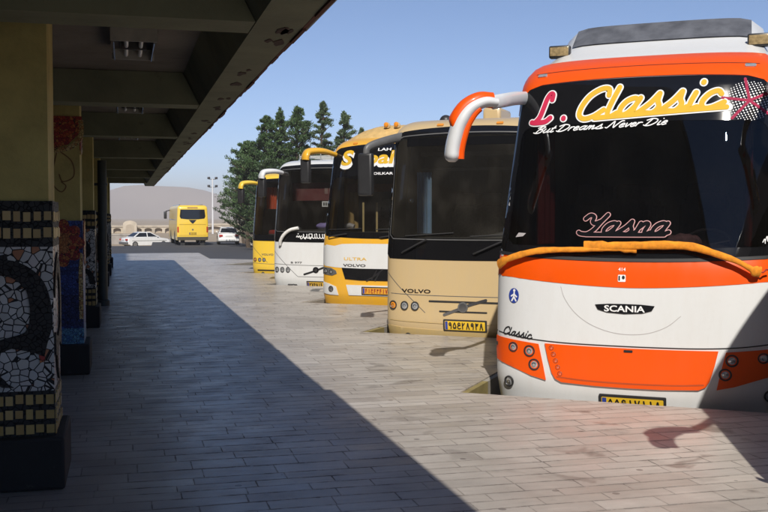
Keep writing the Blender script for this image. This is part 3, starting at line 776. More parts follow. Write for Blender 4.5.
# unseen terminal behind the colonnade, added and made tall to darken the windshield reflections
tb = thing('unseen_terminal', 'unseen tall plain terminal, added behind the canopy to darken reflections', 'building', (-5.3, 8, 0))
TBR = concrete_mat('terminal_plaster', (.26, .245, .22), (.2, .18, .16))
m = MB(); m.box(-.4, 0, -44, 27, 0, 18.5); m.build('wall', TBR, tb)
m = MB(); m.box(-.5, .15, -44.1, 27.1, 18.502, 18.9); m.build('parapet', TBR, tb)
for k in range(7):
    for z in (4.4,):
        m = MB(); m.box(.003, .06, -12 + 5.5 * k, -8.6 + 5.5 * k, z, z + 1.6); m.build('window', TINT, tb, smooth=0)

# ------------------------------------------------------------------ mosaic columns
OLIVE = concrete_mat('olive_plaster', (.50, .41, .14), (.30, .24, .09), .3, 2)
PLINTH = concrete_mat('black_stone', (.018, .017, .017), (.09, .08, .07), .6, 2.2)
BTILE = crackle_mat('black_tiles', [(.008, .007, .007), (.011, .01, .01), (.014, .013, .013)], (.008, .008, .008), 26, rough=.5)
GOLD, _t, _b = mat('gold_tile')
_g = N(_t, 'NewGeometry'); _t.links.new(ramp(_t, _g.outputs['Random Per Island'], [(0, (.34, .22, .06)), (.35, (.50, .35, .12)), (.7, (.58, .42, .17)), (1, (.42, .27, .09))]), _b.inputs['Base Color'])
_b.inputs['Roughness'].default_value = .28
CRK = crackle_mat('white_crackle', [(.54, .53, .50), (.64, .62, .59), (.48, .47, .45), (.58, .56, .52), (.52, .52, .51), (.56, .52, .5), (.48, .47, .46), (.55, .53, .5), (.50, .49, .47), (.57, .55, .53), (.5, .48, .45), (.40, .15, .06)], (.018, .016, .016), 20)
REDM = crackle_mat('red_mosaic', [(.38, .03, .02), (.46, .08, .025), (.28, .02, .02), (.5, .16, .04)], (.03, .02, .02), 36)
GOLDM = crackle_mat('gold_mosaic', [(.55, .38, .13), (.6, .45, .2), (.42, .2, .06)], (.04, .03, .02), 36)
BLUEM = crackle_mat('blue_mosaic', [(.02, .045, .24), (.03, .07, .33), (.015, .03, .16)], (.012, .012, .03), 32)
SKYM = crackle_mat('pale_blue_mosaic', [(.08, .24, .42), (.12, .33, .5), (.05, .15, .36)], (.02, .03, .05), 36)
DARKM = crackle_mat('dark_mosaic', [(.010, .007, .006), (.015, .010, .008), (.008, .006, .006)], (.009, .007, .007), 30, rough=.5)
ORGM = crackle_mat('orange_mosaic', [(.46, .15, .04), (.5, .2, .06)], (.03, .02, .015), 34)
CX0, CX1, CW = -1.03, -.43, .6
def column(yf, label, kind):
    c = thing('mosaic_column', label, 'column', (-.73, yf + .3, 0), 0, 'mosaic columns carrying the canopy')
    h = .3
    m = MB(); m.box(-h + .025, h - .025, -h + .025, h - .025, .3, 3.11); m.build('shaft', OLIVE, c, smooth=0)
    m = MB(); m.bbox(-h - .06, h + .06, -h - .07, h + .07, 0, .33, .02); m.build('plinth', PLINTH, c, smooth=20)
    def band(name, z0, z1, mt, o=0.0):
        m = MB(); m.box(-h - o, h + o, -h - o, h + o, z0, z1); return m.build(name, mt, c, smooth=0)
    def golds(z0, z1, n=10, seed=0):
        r = random.Random(seed + int(z0 * 1000)); m = MB(); wd = 2 * h / n
        for ax in range(4):
            for k in range(n):
                a = -h + k * wd + r.uniform(.004, .009); b = -h + (k + 1) * wd - r.uniform(.003, .012); t0 = z0 + r.uniform(-.004, .009); t1 = z1 - r.uniform(-.004, .009); o = h + r.uniform(.004, .010)
                if ax == 0: m.box(a, b, -o, -h + .01, t0, t1)
                if ax == 1: m.box(h - .01, o, a, b, t0, t1)
                if ax == 2: m.box(a, b, h - .01, o, t0, t1)
                if ax == 3: m.box(-o, -h + .01, a, b, t0, t1)
        return m.build('gold_band', GOLD, c, smooth=0)
    def figure(name, poly, mt, z=0, face='front', t=.008):
        m = MB()
        if face == 'front': m.prism(poly, lambda u, v, w_: (u, -h - w_, v), t)
        else: m.prism(poly, lambda u, v, w_: (h + w_, u, v), t)
        return m.build(name, mt, c, smooth=0)
    def rosette(cx, cz, r, petals, mt, face='front', t=.008):
        pts = []
        for k in range(petals * 8):
            a = 2 * pi * k / (petals * 8); q = r * (.8 + .2 * abs(cos(a * petals / 2))); pts.append((cx + q * cos(a), cz + q * sin(a)))
        figure('rosette', pts, mt, face=face, t=t)
    def thick(path, wd):
        p = smooth_path([(x, z, 0) for x, z in path], 6); L_ = []; R_ = []
        for i, q in enumerate(p):
            d = (p[min(i + 1, len(p) - 1)] - p[max(0, i - 1)]).normalized(); n = Vector((-d.y, d.x, 0)); k = wd[0] + (wd[1] - wd[0]) * i / (len(p) - 1)
            L_.append((q + n * k / 2)[:2]); R_.append((q - n * k / 2)[:2])
        return L_ + R_[::-1]
    if kind == 'ibex':
        band('black_band', .305, .615, BTILE); band('crackle_panel', .615, 1.515, CRK, -.002); band('black_band', 1.515, 1.80, BTILE)
        for z in (.375, .47, .562): golds(z - .03, z + .03, seed=1)
        for z in (1.60, 1.705): golds(z - .033, z + .033, seed=2)
        for f in ('front', 'side'):
            k = 1 if f == 'front' else -1
            figure('horn', thick([(-.3, 1.22), (-.12, 1.36), (.05, 1.38), (.19, 1.27), (.225, 1.05), (.17, .9)], (.07, .15)), DARKM, face=f, t=.010)
            figure('inner_horn', thick([(-.27, 1.30), (-.1, 1.42), (.03, 1.45)], (.02, .045)), DARKM, face=f, t=.0085)
            figure('ibex_body', [(-.3, .98), (-.2, .95), (-.06, .93), (.1, .97), (.2, 1.02), (.265, .93), (.24, .83), (.17, .86), (.05, .885), (-.02, .86), (-.07, .80), (-.05, .73), (.03, .66), (.06, .64), (-.01, .645), (-.12, .72), (-.2, .82), (-.3, .84)], DARKM, face=f, t=.012)
        figure('red_tile', [(.205, .86), (.245, .86), (.245, .8), (.215, .79)], REDM)
    elif kind == 'flower':
        band('pale_blue_band', .305, .5, SKYM); band('blue_panel', .5, 1.66, BLUEM, -.002)
        figure('dark_blue_field', [(-.29, .52), (.29, .52), (.29, .86), (-.29, .86)], crackle_mat('navy_mosaic', [(.012, .018, .10), (.02, .03, .16)], (.01, .01, .02), 32), t=.005)
        rosette(.06, 1.42, .26, 9, REDM); rosette(.06, 1.42, .13, 7, ORGM, t=.012)
        rosette(.0, 1.42, .26, 9, REDM, 'side')
        figure('gold_strip', [(.255, .6), (.295, .6), (.295, 1.3), (.27, 1.32), (.25, 1.1)], GOLDM, t=.009)
        for f, u in (('front', .10), ('side', 0)):
            pts = [(u + .2, 2.78), (u - .28, 2.78), (u - .28, 2.42), (u - .1, 2.43), (u + .06, 2.48), (u + .16, 2.58), (u + .2, 2.68)]
            m = MB()
            if f == 'front': m.prism(pts, lambda a, b, w_: (a, -h + .025 - w_, b), .012)
            else: m.prism(pts, lambda a, b, w_: (h - .025 + w_, a, b), .012)
            m.build('flower_head', REDM, c, smooth=0)
            rim = thick([(u - .28, 2.40), (u - .08, 2.41), (u + .1, 2.46), (u + .19, 2.58), (u + .19, 2.74)], (.05, .05))
            m = MB()
            if f == 'front': m.prism(rim, lambda a, b, w_: (a, -h + .025 - w_, b), .016)
            else: m.prism(rim, lambda a, b, w_: (h - .025 + w_, a, b), .016)
            m.build('flower_rim', GOLDM, c, smooth=0)
        VINE = plain('painted_vine', (.22, .12, .04), .7)
        for pth in ([(.05, 2.42), (.19, 2.3), (.21, 2.14), (.1, 2.08), (.06, 2.16)], [(.04, 2.4), (0, 2.2), (.0, 2.05), (.08, 1.97), (.13, 2.03), (.08, 2.08)]):
            m = MB(); m.prism(thick(pth, (.014, .012)), lambda a, b, w_: (a, -h + .025 - w_, b), .004); m.build('vine', VINE, c, smooth=0)
    else:
        band('black_band', .305, .615, BTILE); band('crackle_panel', .615, 1.515, CRK, -.002); band('black_band', 1.515, 1.80, BTILE)
        for z in (.375, .47, .562): golds(z - .03, z + .03, seed=3)
        for z in (1.60, 1.705): golds(z - .033, z + .033, seed=4)
        for f in ('front', 'side'):
            figure('swirl', thick([(-.25, .7), (-.1, 1.0), (.1, 1.06), (.2, 1.2), (.08, 1.36), (-.1, 1.32), (-.12, 1.18), (0, 1.15)], (.05, .11)), DARKM, face=f, t=.010)
            figure('swirl', thick([(.26, .68), (.2, .85), (.05, .88), (-.02, .78), (.06, .7)], (.09, .04)), DARKM, face=f, t=.008)
    return c
for k, (lab, kd) in enumerate([('nearest column, white crackle mosaic with a black long-horned ibex', 'ibex'),
        ('second column, with red flower mosaic above a deep blue mosaic panel', 'flower'),
        ('third column, black and white swirl mosaic between gold-tiled bands, before the dark drainpipe', 'swirl'),
        ('fourth column, crackle mosaic shaft half hidden behind the dark drainpipe', 'ibex'),
        ('fifth column from the camera along the shaded platform', 'swirl'),
        ('sixth column from the camera along the shaded platform', 'ibex'),
        ('farthest column at the end of the canopy with crackle mosaic', 'swirl')]):
    column(6.55 + 4.7 * k, lab, kd)

# downpipe beside the fourth column
dp = thing('drainpipe', 'dark round drainpipe running down between the third and fourth columns', 'drainpipe', (-.40, 19.9, 0))
m = MB(); m.lathe([(.085, 0), (.085, 2.78)], n=20); m.build('pipe', STEEL, dp)
m = MB(); m.lathe([(.12, 0), (.12, .1), (.09, .12)], n=20); m.build('pipe_shoe', STEEL, dp)
for z in (.9, 2.3):
    m = MB(); m.lathe([(.1, z), (.1, z + .05)], n=20); m.box(-.3, -.05, -.02, .02, z, z + .05); m.build('bracket', STEEL, dp)

# fluorescent fittings between the beams
FIT = plain('white_enamel', (.42, .39, .33), .45, var=.25); TUBE = plain('fluorescent_tube', (.78, .78, .75), .3, var=.03); REFL = plain('mirror_reflector', (.7, .7, .7), .2, .9)
FITD = plain('fitting_inside', (.06, .055, .05), .6)
for k in range(7):
    yl = 7.68 + 4.4 * k
    lab = ['twin-tube ceiling light nearest the camera, above the first column bay', 'second ceiling light, seen edge-on beyond the second cross beam'][k] if k < 2 else 'fluorescent ceiling light deep under the canopy, mostly hidden by beams'
    t = thing('ceiling_light', lab, 'ceiling light', (.085, yl, 3.12), 0, 'fluorescent fittings under the canopy')
    m = MB(); m.box(-.17, .17, 0, .02, -.12, 0); m.box(-.17, .17, .9, .92, -.12, 0); m.box(-.17, .17, .02, .9, -.03, 0); m.build('housing', FIT, t, smooth=0)
    m = MB(); m.box(-.15, .15, .021, .899, -.034, -.0305); m.build('backplate', FITD, t, smooth=0)
    for sx in (-1, 1):
        m = MB(); m.prism([(sx * .17, -.03), (sx * .178, -.03), (sx * .15, -.13), (sx * .142, -.13)], lambda u, v, w_: (u, .021 + w_, v), .878); m.build('side_reflector', REFL, t, smooth=0)
        m = MB(); m.tube([(sx * .055, .05, -.085), (sx * .055, .87, -.085)], .017, 12); m.build('tube', TUBE, t)
    m = MB(); m.box(-.1, .1, .43, .46, -.11, -.04); m.build('tube_clip', FITD, t, smooth=0)

# ------------------------------------------------------------------ the coaches
RZ = -AL
def at(corner, off, shift):
    """front centre of a coach whose left front corner stands at this corner of the sawtooth"""
    p = corner + B2 * off + R2 * (1.25 + shift); return (p.x, p.y)

def orange_coach():
    s = Bus('white and orange coach with two-tone windshield lettering, nearest in the row', at(CORN[2], .13, -.07), RZ, WHITE, hw=1.34, zs=2.98, zt=3.40, roofr=1.0, roofn=.13, rake=.335, tumble=.05, rake2=0)
    s.windshield(1.335, 3.03, 1.43, 2.60, gx=.92, glass=GLASS_D, arch=.03, sag=.04)
    s.cabin(SEATM, 1.36)
    s.running_gear()
    h = lambda z: s.hw(z) * .99
    # orange brow above the windshield and round the corners
    top = [(x, 3.365 - .025 * abs(x) ** 2.2) for x in [1.12 - .112 * k for k in range(21)]]
    bot = []
    for k in range(21):
        x = -1.08 + .108 * k; bot.append((x, 3.03 + .03 * (1 - x * x) + .008))
    brow = [(-s.hw(2.75) * .994, 2.75), (-s.hw(2.75) * .987, 2.80), (-s.hw(2.9) * .985, 2.9), (-1.12, 3.0)] + bot[1:-1] + [(1.12, 3.0), (s.hw(2.9) * .985, 2.9), (s.hw(2.75) * .987, 2.80), (s.hw(2.75) * .994, 2.75), (s.hw(3.0) * .995, 3.0), (s.hw(3.18) * .995, 3.18), (s.hw(3.28) * .99, 3.28)] + [(x, z) for x, z in top if abs(x) < s.hw(3.3) * .97] + [(-s.hw(3.28) * .99, 3.28), (-s.hw(3.18) * .995, 3.18), (-s.hw(3.0) * .995, 3.0)]
    s.panel('brow_panel', brow, ORANGE, .010, step=.06, thick=.01)
    s.strokes('brow_seam', [[(-1.08 + .108 * k, 3.165 + .025 * (1 - (-.98 + .098 * k) ** 2)) for k in range(21)]], .005, RUBBER, .0115, raw=True)
    for sx in (-1, 1):
        s.panel('marker_lamp', rrect(sx * 1.0 - .05, sx * 1.0 + .05, 3.125, 3.155, .012), LENS, .02, thick=.015)
    # raised roof fairing with grey tinted panel
    m = MB(); n = 20; prof = [(1.50, 3.34), (1.75, 3.48), (2.20, 3.66), (2.55, 3.93), (2.9, 3.98), (4.8, 3.94), (5.3, 3.38)]
    vs = []; fs = []
    for k in range(n + 1):
        x = -1 + 2 * k / n; e = (1 - abs(x) ** 12)
        for j, (y, z) in enumerate(prof):
            hh = 1.25 - .015 * j if j < 5 else 1.05
            vs.append((x * hh, y + .16 * abs(x) ** 3 * (1 if j < 5 else -.3), 3.33 + (z - 3.33) * (.25 + .75 * e) - (.02 if abs(x) == 1 else 0)))
    q = len(prof)
    for k in range(n):
        for j in range(q - 1): fs.append((k * q + j, (k + 1) * q + j, (k + 1) * q + j + 1, k * q + j + 1))
    m.add(vs, fs); pod = s.put('roof_fairing', m, WHITE)
    m = MB(); vs2 = []; fs2 = []
    sub = [(0.0, 0.0), (0.33, 0), (.66, 0), (1.0, 0)]
    for k in range(3, n - 2):
        for j in range(2, 4):
            pass
    for k in range(2, n - 1):
        for t in (.02, .35, .7, .96):
            a = Vector(vs[k * q + 2]); b = Vector(vs[k * q + 3]); p = a + (b - a) * t; vs2.append((p.x, p.y - .015, p.z + .010))
    for k in range(n - 4):
        for j in range(3): fs2.append((k * 4 + j, (k + 1) * 4 + j, (k + 1) * 4 + j + 1, k * 4 + j + 1))
    m.add(vs2, fs2); s.put('tinted_panel', m, plain('grey_acrylic', (.13, .135, .15), .22, var=.4, scale=5), pod)
    for sx in (-1, 1):
        m = MB(); m.bbox(sx * 1.06 - .12, sx * 1.06 + .12, 1.95, 2.05, 3.50, 3.64, .018); m.box(sx * 1.0 - .05, sx * 1.0 + .05, 1.98, 2.12, 3.30, 3.51)
        o = s.put('roof_lamp', m, DARKPL)
        m = MB(); m.bbox(sx * 1.06 - .105, sx * 1.06 + .105, 1.938, 1.96, 3.52, 3.62, .008); s.put('lens', m, plain('amber_clear_lens', (.55, .40, .2), .08, .4, var=.4, scale=30), o)
    # windshield lettering
    L1, wl = script_lines('L', -1.05, 2.635, .172, slope=.05, sx=.76); L1.append([(-.725, 2.672), (-.725, 2.678)])
    L2, w2 = script_lines('Classic', -.635, 2.65, .172, slope=.055, sx=1.27)
    base = [[(-.42, 2.662), (0, 2.685), (.4, 2.707), (.82, 2.73)]]
    o = s.strokes('lettering', L1 + L2 + base, .076, VWHITE, .008)
    s.strokes('letter_fill', L1, .050, VRED, .013, parent=o); s.strokes('letter_fill', L2 + [[(-.41, 2.662), (0, 2.685), (.4, 2.707), (.80, 2.729)]], .049, VYEL, .013, parent=o)
    T1_, _ = script_lines('But Dreams Never Die', -1.03, 2.535, .040, shear=.45, slope=.03, sx=1.95); s.strokes('lettering', T1_, .0105, VWHITE, .008)
    # halftone globe with a crimson star
    m = MB(); cx, cz, r = 1.0, 2.79, .20
    for i in range(-8, 9):
        for j in range(-8, 9):
            u, v = i / 8.5, j / 8.5; d = hypot(u, v)
            if d > 1: continue
            uu, vv = u * (1 - .12 * d * d) * 1.1, v * (1 - .12 * d * d) * 1.1
            X, Z = cx + r * (uu * .94 - vv * .34) * 1.15, cz + r * (uu * .34 + vv * .94); rr = .0115 * (1 - .55 * d)
            m.add([s.P(X + rr * cos(t), Z + rr * sin(t), .0085) for t in [2 * pi * k / 6 for k in range(6)]], [tuple(range(6))])
    o = s.put('halftone_globe', m, VWHITE, smooth=0)
    s.strokes('star', [[(cx, cz), (cx + .24 * cos(a), cz + .215 * sin(a))] for a in [radians(d) for d in (100, 28, -40, 232, 172)]], .026, plain('vinyl_wine', (.36, .01, .06), .75), .011, parent=o, raw=True)
    Y1_, wy = script_lines('Yasna', -.485, 1.535, .108, slope=.0, sx=1.42)
    Y1_.append([(-.425, 1.532), (.0, 1.532), (.295, 1.534)])
    o = s.strokes('lettering', Y1_, .052, VPINK, .008); s.strokes('letter_fill', Y1_, .036, FRIT, .012, parent=o)
    # belt, seams, emblem
    belt = [(-h(1.35), 1.335)] + [(x, 1.333 - .04 * (1 - (x / 1.2) ** 2)) for x in [-1.15 + .115 * k for k in range(21)]] + [(h(1.35), 1.335), (h(1.12), 1.12)] + [(x, 1.045 + .075 * (abs(x) / 1.2) ** 1.6) for x in [1.18 - .118 * k for k in range(21)]] + [(-h(1.12), 1.12)]
    s.panel('belt_panel', belt, ORANGE, .0045)
    s.strokes('gap_line', [[(-1.305, 1.352)] + [(x, 1.318 - .04 * (1 - (x / 1.2) ** 2) + .02) for x in [-1.15 + .115 * k for k in range(21)]] + [(1.305, 1.352)]], .03, RUBBER, .012, raw=True)
    arc = [(-.64, 1.04), (-.60, .93), (-.50, .80), (-.36, .70), (-.18, .635), (0, .615), (.18, .635), (.34, .70), (.46, .80)]
    s.strokes('hatch_seam', [arc], .005, VGREY, .002)
    s.panel('emblem_plate', [(x - .04, z) for x, z in [(-.27, .885), (-.15, .895), (0, .897), (.15, .895), (.27, .885), (.245, .84), (.16, .815), (0, .805), (-.16, .815), (-.245, .84)]], BLACKP, .009, thick=.008)
    s.text('lettering', 'SCANIA', -.04, .852, .058, VWHITE, bold=.022, off=.013, width=.37)
    o = s.panel('sticker', ellipse(-1.115, .935, .055, .072), BLUE, .006); 
    s.strokes('walking_figure', [[(-1.110, .965), (-1.113, .925)], [(-1.113, .925), (-1.135, .885)], [(-1.113, .925), (-1.090, .885)], [(-1.140, .93), (-1.110, .95), (-1.085, .925)]], .015, VWHITE, .008, parent=o, raw=True)
    s.panel('sticker_head', ellipse(-1.11, .985, .013, .014, 10), VWHITE, .008, parent=o)
    Cl, wc = script_lines('Classic', -1.235, .558, .042, slope=-.10, sx=1.18); s.strokes('lettering', Cl, .012, INK, .006)
    s.text('lettering', '414', -.07, 1.215, .032, VWHITE, bold=.01, off=.009); o = s.panel('sticker', rrect(-.105, -.035, 1.10, 1.165, .008), VWHITE, .008); s.panel('sticker_patch', ellipse(-.056, 1.14, .014, .018, 10), INK, .0095, parent=o); s.panel('sticker_patch', rrect(-.10, -.086, 1.11, 1.155, .004), INK, .0095, parent=o)
    # lower seam, grille panel, lamp clusters
    s.strokes('gap_line', [[(-1.322, .575), (-1.1, .545), (-.9, .525), (-.6, .51), (-.2, .505), (.2, .505), (.6, .51), (.9, .525), (1.1, .545), (1.322, .575)]], .011, RUBBER, .003)
    gp = [(-.785, .495), (-.4, .49), (0, .488), (.4, .49), (.785, .495), (.755, .36), (.715, .22), (.68, .165), (.62, .14), (.3, .125), (0, .122), (-.3, .125), (-.62, .14), (-.68, .165), (-.715, .22), (-.755, .36)]
    s.panel('lower_panel', gp, ORANGE, .016, thick=.016)
    s.strokes('panel_lip', [[(-.66, .185), (-.4, .168), (0, .162), (.4, .168), (.66, .185)]], .014, plain('deep_orange_groove', (.45, .06, .006), .6), .018)
    s.panel('badge', rrect(-.04, .04, .452, .474, .004), INK, .021)
    for sx in (-1, 1):
        cl = [(sx * .85, .485), (sx * 1.02, .50), (sx * 1.318, .527), (sx * 1.32, .40), (sx * 1.305, .295), (sx * 1.1, .235), (sx * .92, .175), (sx * .775, .145), (sx * .80, .27), (sx * .825, .38)]
        if sx < 0: cl = cl[::-1]
        s.panel('lamp_cluster', cl, ORANGE, .010, thick=.01)
        s.lamp(sx * (1.11 if sx < 0 else 1.16), .437, .048); s.lamp(-.94 if sx < 0 else .90, .412, .056); s.lamp(-.89 if sx < 0 else .845, .285, .056)
        s.lamp(sx * (1.16 if sx < 0 else 1.22), .095, .05, name='fog_lamp', rz=.055)
        s.panel('side_marker', rrect(sx * 1.30 - .013, sx * 1.30 + .013, .43, .47, .01), DARKPL, .014)
    for k in range(5):
        t = k / 4; s.lamp(-.72 + .085 * t, .455 - .24 * t, .023, name='daytime_lamp')
    s.plate(.035, -.03, .56, .115, '55e17118')
    # cloth-wrapped wipers
    def sleeve(pts, rad, seed):
        r = random.Random(seed); p = [s.P(x, z, o) for x, z, o in pts]; p = smooth_path(p, 5); m = MB()
        n = len(p); m.tube(p, [(rad * r.uniform(.5, .58), rad * (1 + .07 * sin(i * .9 + seed) + .05 * sin(i * 2.3) + .35 * i / n * (seed - 1)) * (.55 + .45 * sin(pi * min(1, .25 + i / n)) + (.5 if n - i < 7 or i < 5 else 0))) for i in range(n)], 14)
        o = s.put('wiper', m, CLOTH_O, smooth=70)
        return o
    o = sleeve([(-1.26, 1.225, .05), (-1.16, 1.265, .07), (-.98, 1.325, .075), (-.8, 1.36, .07), (-.55, 1.372, .065), (-.3, 1.378, .06), (-.05, 1.385, .055), (.06, 1.385, .05)], .032, 1)
    sleeve([(-.42, 1.405, .06), (-.2, 1.408, .07), (.1, 1.415, .075), (.35, 1.42, .075), (.55, 1.405, .08), (.75, 1.34, .09), (.92, 1.275, .09), (1.05, 1.215, .085), (1.10, 1.205, .07)], .036, 2)
    m = MB(); m.tube([s.P(1.08, 1.21, .06), s.P(1.12, 1.20, .08), s.P(1.14, 1.225, .09), s.P(1.17, 1.22, .07)], .008, 6); s.put('wiper_spindle', m, plain('red_rubber', (.35, .03, .02), .6))
    m = MB(); b = bmesh.new(); bmesh.ops.create_icosphere(b, subdivisions=3, radius=1); rr = random.Random(4)
    for v in b.verts: v.co = Vector((.42 + v.co.x * .17, .62 + v.co.y * .12, 1.46 + v.co.z * .075)) + Vector((rr.uniform(-.01, .01), rr.uniform(-.01, .01), rr.uniform(-.016, .016)))
    m.addbm(b); s.put('dash_cloth', m, plain('pink_cloth', (.6, .38, .38), .9, var=.3, scale=25))
    s.curtain(-1.02, -.98, .75, 1.3, 1.42, 2.6, CURT_R, 3, .03); s.curtain(1.02, .98, .75, 1.3, 1.42, 2.6, CURT_R, 3, .03)
    s.panel('sticker', [(-1.13, 1.50), (-1.05, 1.51), (-1.02, 1.54), (-1.10, 1.545)], VGREY, .008)
    m2 = s.strokes('lettering', [[(1.14 + .02 * k, 1.47 + .012 * ((k * 7) % 3)), (1.155 + .02 * k, 1.50 + .012 * ((k * 5) % 3)), (1.16 + .02 * k, 1.46 + .02 * (k % 2))] for k in range(5)], .007, VWHITE, .008)
    for sx in (-1, 1):
        mirror_ear(s, [(sx * 1.27, .02, 2.80), (sx * 1.38, -.06, 2.80), (sx * 1.50, -.11, 2.73), (sx * 1.585, -.14, 2.60), (sx * 1.63, -.15, 2.46), (sx * 1.655, -.15, 2.34), (sx * 1.66, -.15, 2.23)], (.122, .075), ORANGE, WHITE, ORANGE,
                   [(sx * 1.17, .86, 2.93), (sx * 1.20, .5, 2.89), (sx * 1.24, .2, 2.84), (sx * 1.30, 0, 2.80)], sd=sx)
    return s

def box_mirror(s, cap_m, arm_m, top, drop, sx=-1, hood=True, hw_=.1):
    """arm from the roof corner, coloured hood, dark hanging mirror box"""
    x0, y0, z0 = top
    m = MB(); p = smooth_path([(sx * 1.0, .5, z0 - .02), (sx * (x0 - .25), y0 + .28, z0 + .05), (sx * (x0 - .05), y0 + .06, z0 + .03), (sx * x0, y0, z0 - .05), (sx * (x0 + .01), y0 - .01, z0 - .14)] if hood else
                    [(sx * .98, .45, z0 + .20), (sx * (x0 - .2), y0 + .25, z0 + .09), (sx * (x0 - .03), y0 + .03, z0 - .01), (sx * x0, y0, z0 - .13)], 6)
    n = len(p)
    m.tube(p, [(.05 + .09 * min(1, i / n * 1.4) if hood else .045, .045 + .03 * min(1, i / n * 2) if hood else .07 - .02 * i / n) for i in range(n)], 14)
    a = s.put('mirror_arm', m, cap_m if hood else arm_m, smooth=70)
    m = MB(); m.bbox(sx * x0 - hw_, sx * x0 + hw_, y0 - .07, y0 + .06, z0 - .1 - drop, z0 - .1, .035); o = s.put('mirror', m, DARKPL, smooth=20)
    m = MB(); m.box(sx * x0 - hw_ + .02, sx * x0 + hw_ - .02, y0 + .061, y0 + .064, z0 - .07 - drop, z0 - .14); s.put('mirror_glass', m, CHROME, o)

def tan_coach(corner, label, mirror=True):
    s = Bus(label, at(corner, .12, -.11), RZ, TAN, zs=2.86, zt=3.17, roofr=.6, roofn=.2, rake=.10, d=.30, p=3.2, tumble=.035)
    s.windshield(1.09, 2.97, 1.40, 2.86, gx=.93, glass=GLASS, r=.2, arch=.05, rin=.14, sag=.015)
    fo = s.wpoly(1.38, 2.89, .945, .16, .03, .01); s.strokes('windshield_trim', [fo + [fo[0]]], .014, GREYPL, .011, raw=True)
    s.cabin(SEATG, 1.40); s.running_gear()
    s.panel('destination_panel', [(-.93, 2.74), (.93, 2.74), (.93, 2.86), (-.93, 2.86)], FRIT, .007)
    # visor rails and blinds seen through the glass
    m = MB(); m.box(-.9, .9, .75, .78, 2.40, 2.44); m.box(-.9, .9, .72, .76, 2.62, 2.68); s.put('sun_visor', m, plain('visor_frame', (.22, .20, .17), .5))
    m = MB(); m.box(-.86, -.05, .77, .775, 2.45, 2.66); s.put('visor_blind', m, plain('visor_blind', (.06, .055, .05), .5))
    s.curtain(-.92, -.70, .62, .66, 1.45, 2.38, CURT_B, 4, .03)
    m = MB(); b = bmesh.new(); bmesh.ops.create_icosphere(b, subdivisions=2, radius=.045); bmesh.ops.translate(b, verts=b.verts[:], vec=(-.98, .5, 1.95)); m.addbm(b); s.put('interior_mirror', m, CHROME)
    s.wiper((-.95, 1.17), (-.55, 1.37), blade=((-.9, 1.42), (-.15, 1.47))); s.wiper((.15, 1.17), (.6, 1.36), blade=((.1, 1.42), (.85, 1.46)))
    b = bmesh.new(); bmesh.ops.create_uvsphere(b, u_segments=16, v_segments=10, radius=.10)
    for v in b.verts: v.co = Vector((-.62 + v.co.x, 1.1 + v.co.y, 3.18 + max(-.03, v.co.z)))
    m = MB(); m.addbm(b); m.tube([(-.55, 1.1, 3.19), (-.2, 1.3, 3.2), (.3, 1.5, 3.19)], .018, 8); s.put('roof_vent', m, DARKPL)
    m = MB(); m.bbox(-.15, .14, 1.5, 2.2, 3.15, 3.42, .05); s.put('roof_unit', m, TAN, smooth=20)
    for x in (-.45, .45): s.panel('marker_lamp', rrect(x - .05, x + .05, 3.03, 3.06, .012), AMBERL, .018, thick=.014)
    # lettering, seams, bars
    s.text('lettering', 'VOLVO', -.72, .62, .055, CHROME, bold=.02, off=.009, width=.46)
    s.strokes('hatch_seam', [[(-1.21, .575), (-.8, .565), (-.3, .56), (.3, .56), (.8, .565), (1.21, .575)], [(-1.2, .87), (-.98, .66), (-.75, .46), (-.58, .31)], [(1.2, .87), (.98, .66), (.75, .46), (.58, .31)]], .009, GREYPL, .003)
    s.panel('grille_bar', rrect(-.52, .52, .465, .492, .01), RUBBER, .006); s.panel('grille_bar', rrect(-.36, .36, .325, .348, .01), RUBBER, .006)
    s.strokes('emblem_slash', [[(-.28, .29), (-.1, .36), (.1, .44), (.34, .515)]], .04, CHROME, .010)
    o = s.panel('emblem', ellipse(.0, .405, .075, .075), GREYPL, .014, thick=.01); s.panel('emblem_ring', ellipse(0, .405, .055, .055), CHROME, .016, parent=o)
    for sx in (-1, 1):
        for x, r in ((1.10, .062), (.905, .062), (.735, .064)): s.lamp(sx * x, .40, r, rz=.066, lens=LENS if x < 1.05 else AMBERL)
        s.lamp(sx * .86, -.06, .06, name='fog_lamp')
        pod = [(sx * 1.12, -.01), (sx * .95, .045), (sx * .78, .04), (sx * .62, -.02), (sx * .45, -.10)]
        s.strokes('bumper_crease', [pod], .012, TAN_LOW, .006)
    low = [(-1.215, .10), (-.9, .075), (-.4, .06), (.4, .06), (.9, .075), (1.215, .10), (1.20, -.05), (1.19, -.22), (.6, -.235), (-.6, -.235), (-1.19, -.22), (-1.20, -.05)]
    s.panel('bumper', low, TAN_LOW, .008, thick=.01)
    s.strokes('bumper_crease', [[(-1.22, .185), (-.8, .17), (0, .16), (.8, .17), (1.22, .185)]], .01, TAN_LOW, .004)
    s.plate(.03, .14, .6, .125, '95e28938', PLATE)
    if mirror:
        for sx in (-1, 1): box_mirror(s, GREYPL, GREYPL, (1.42, -.2, 2.73), .62, sx, hood=False, hw_=.115)
    return s

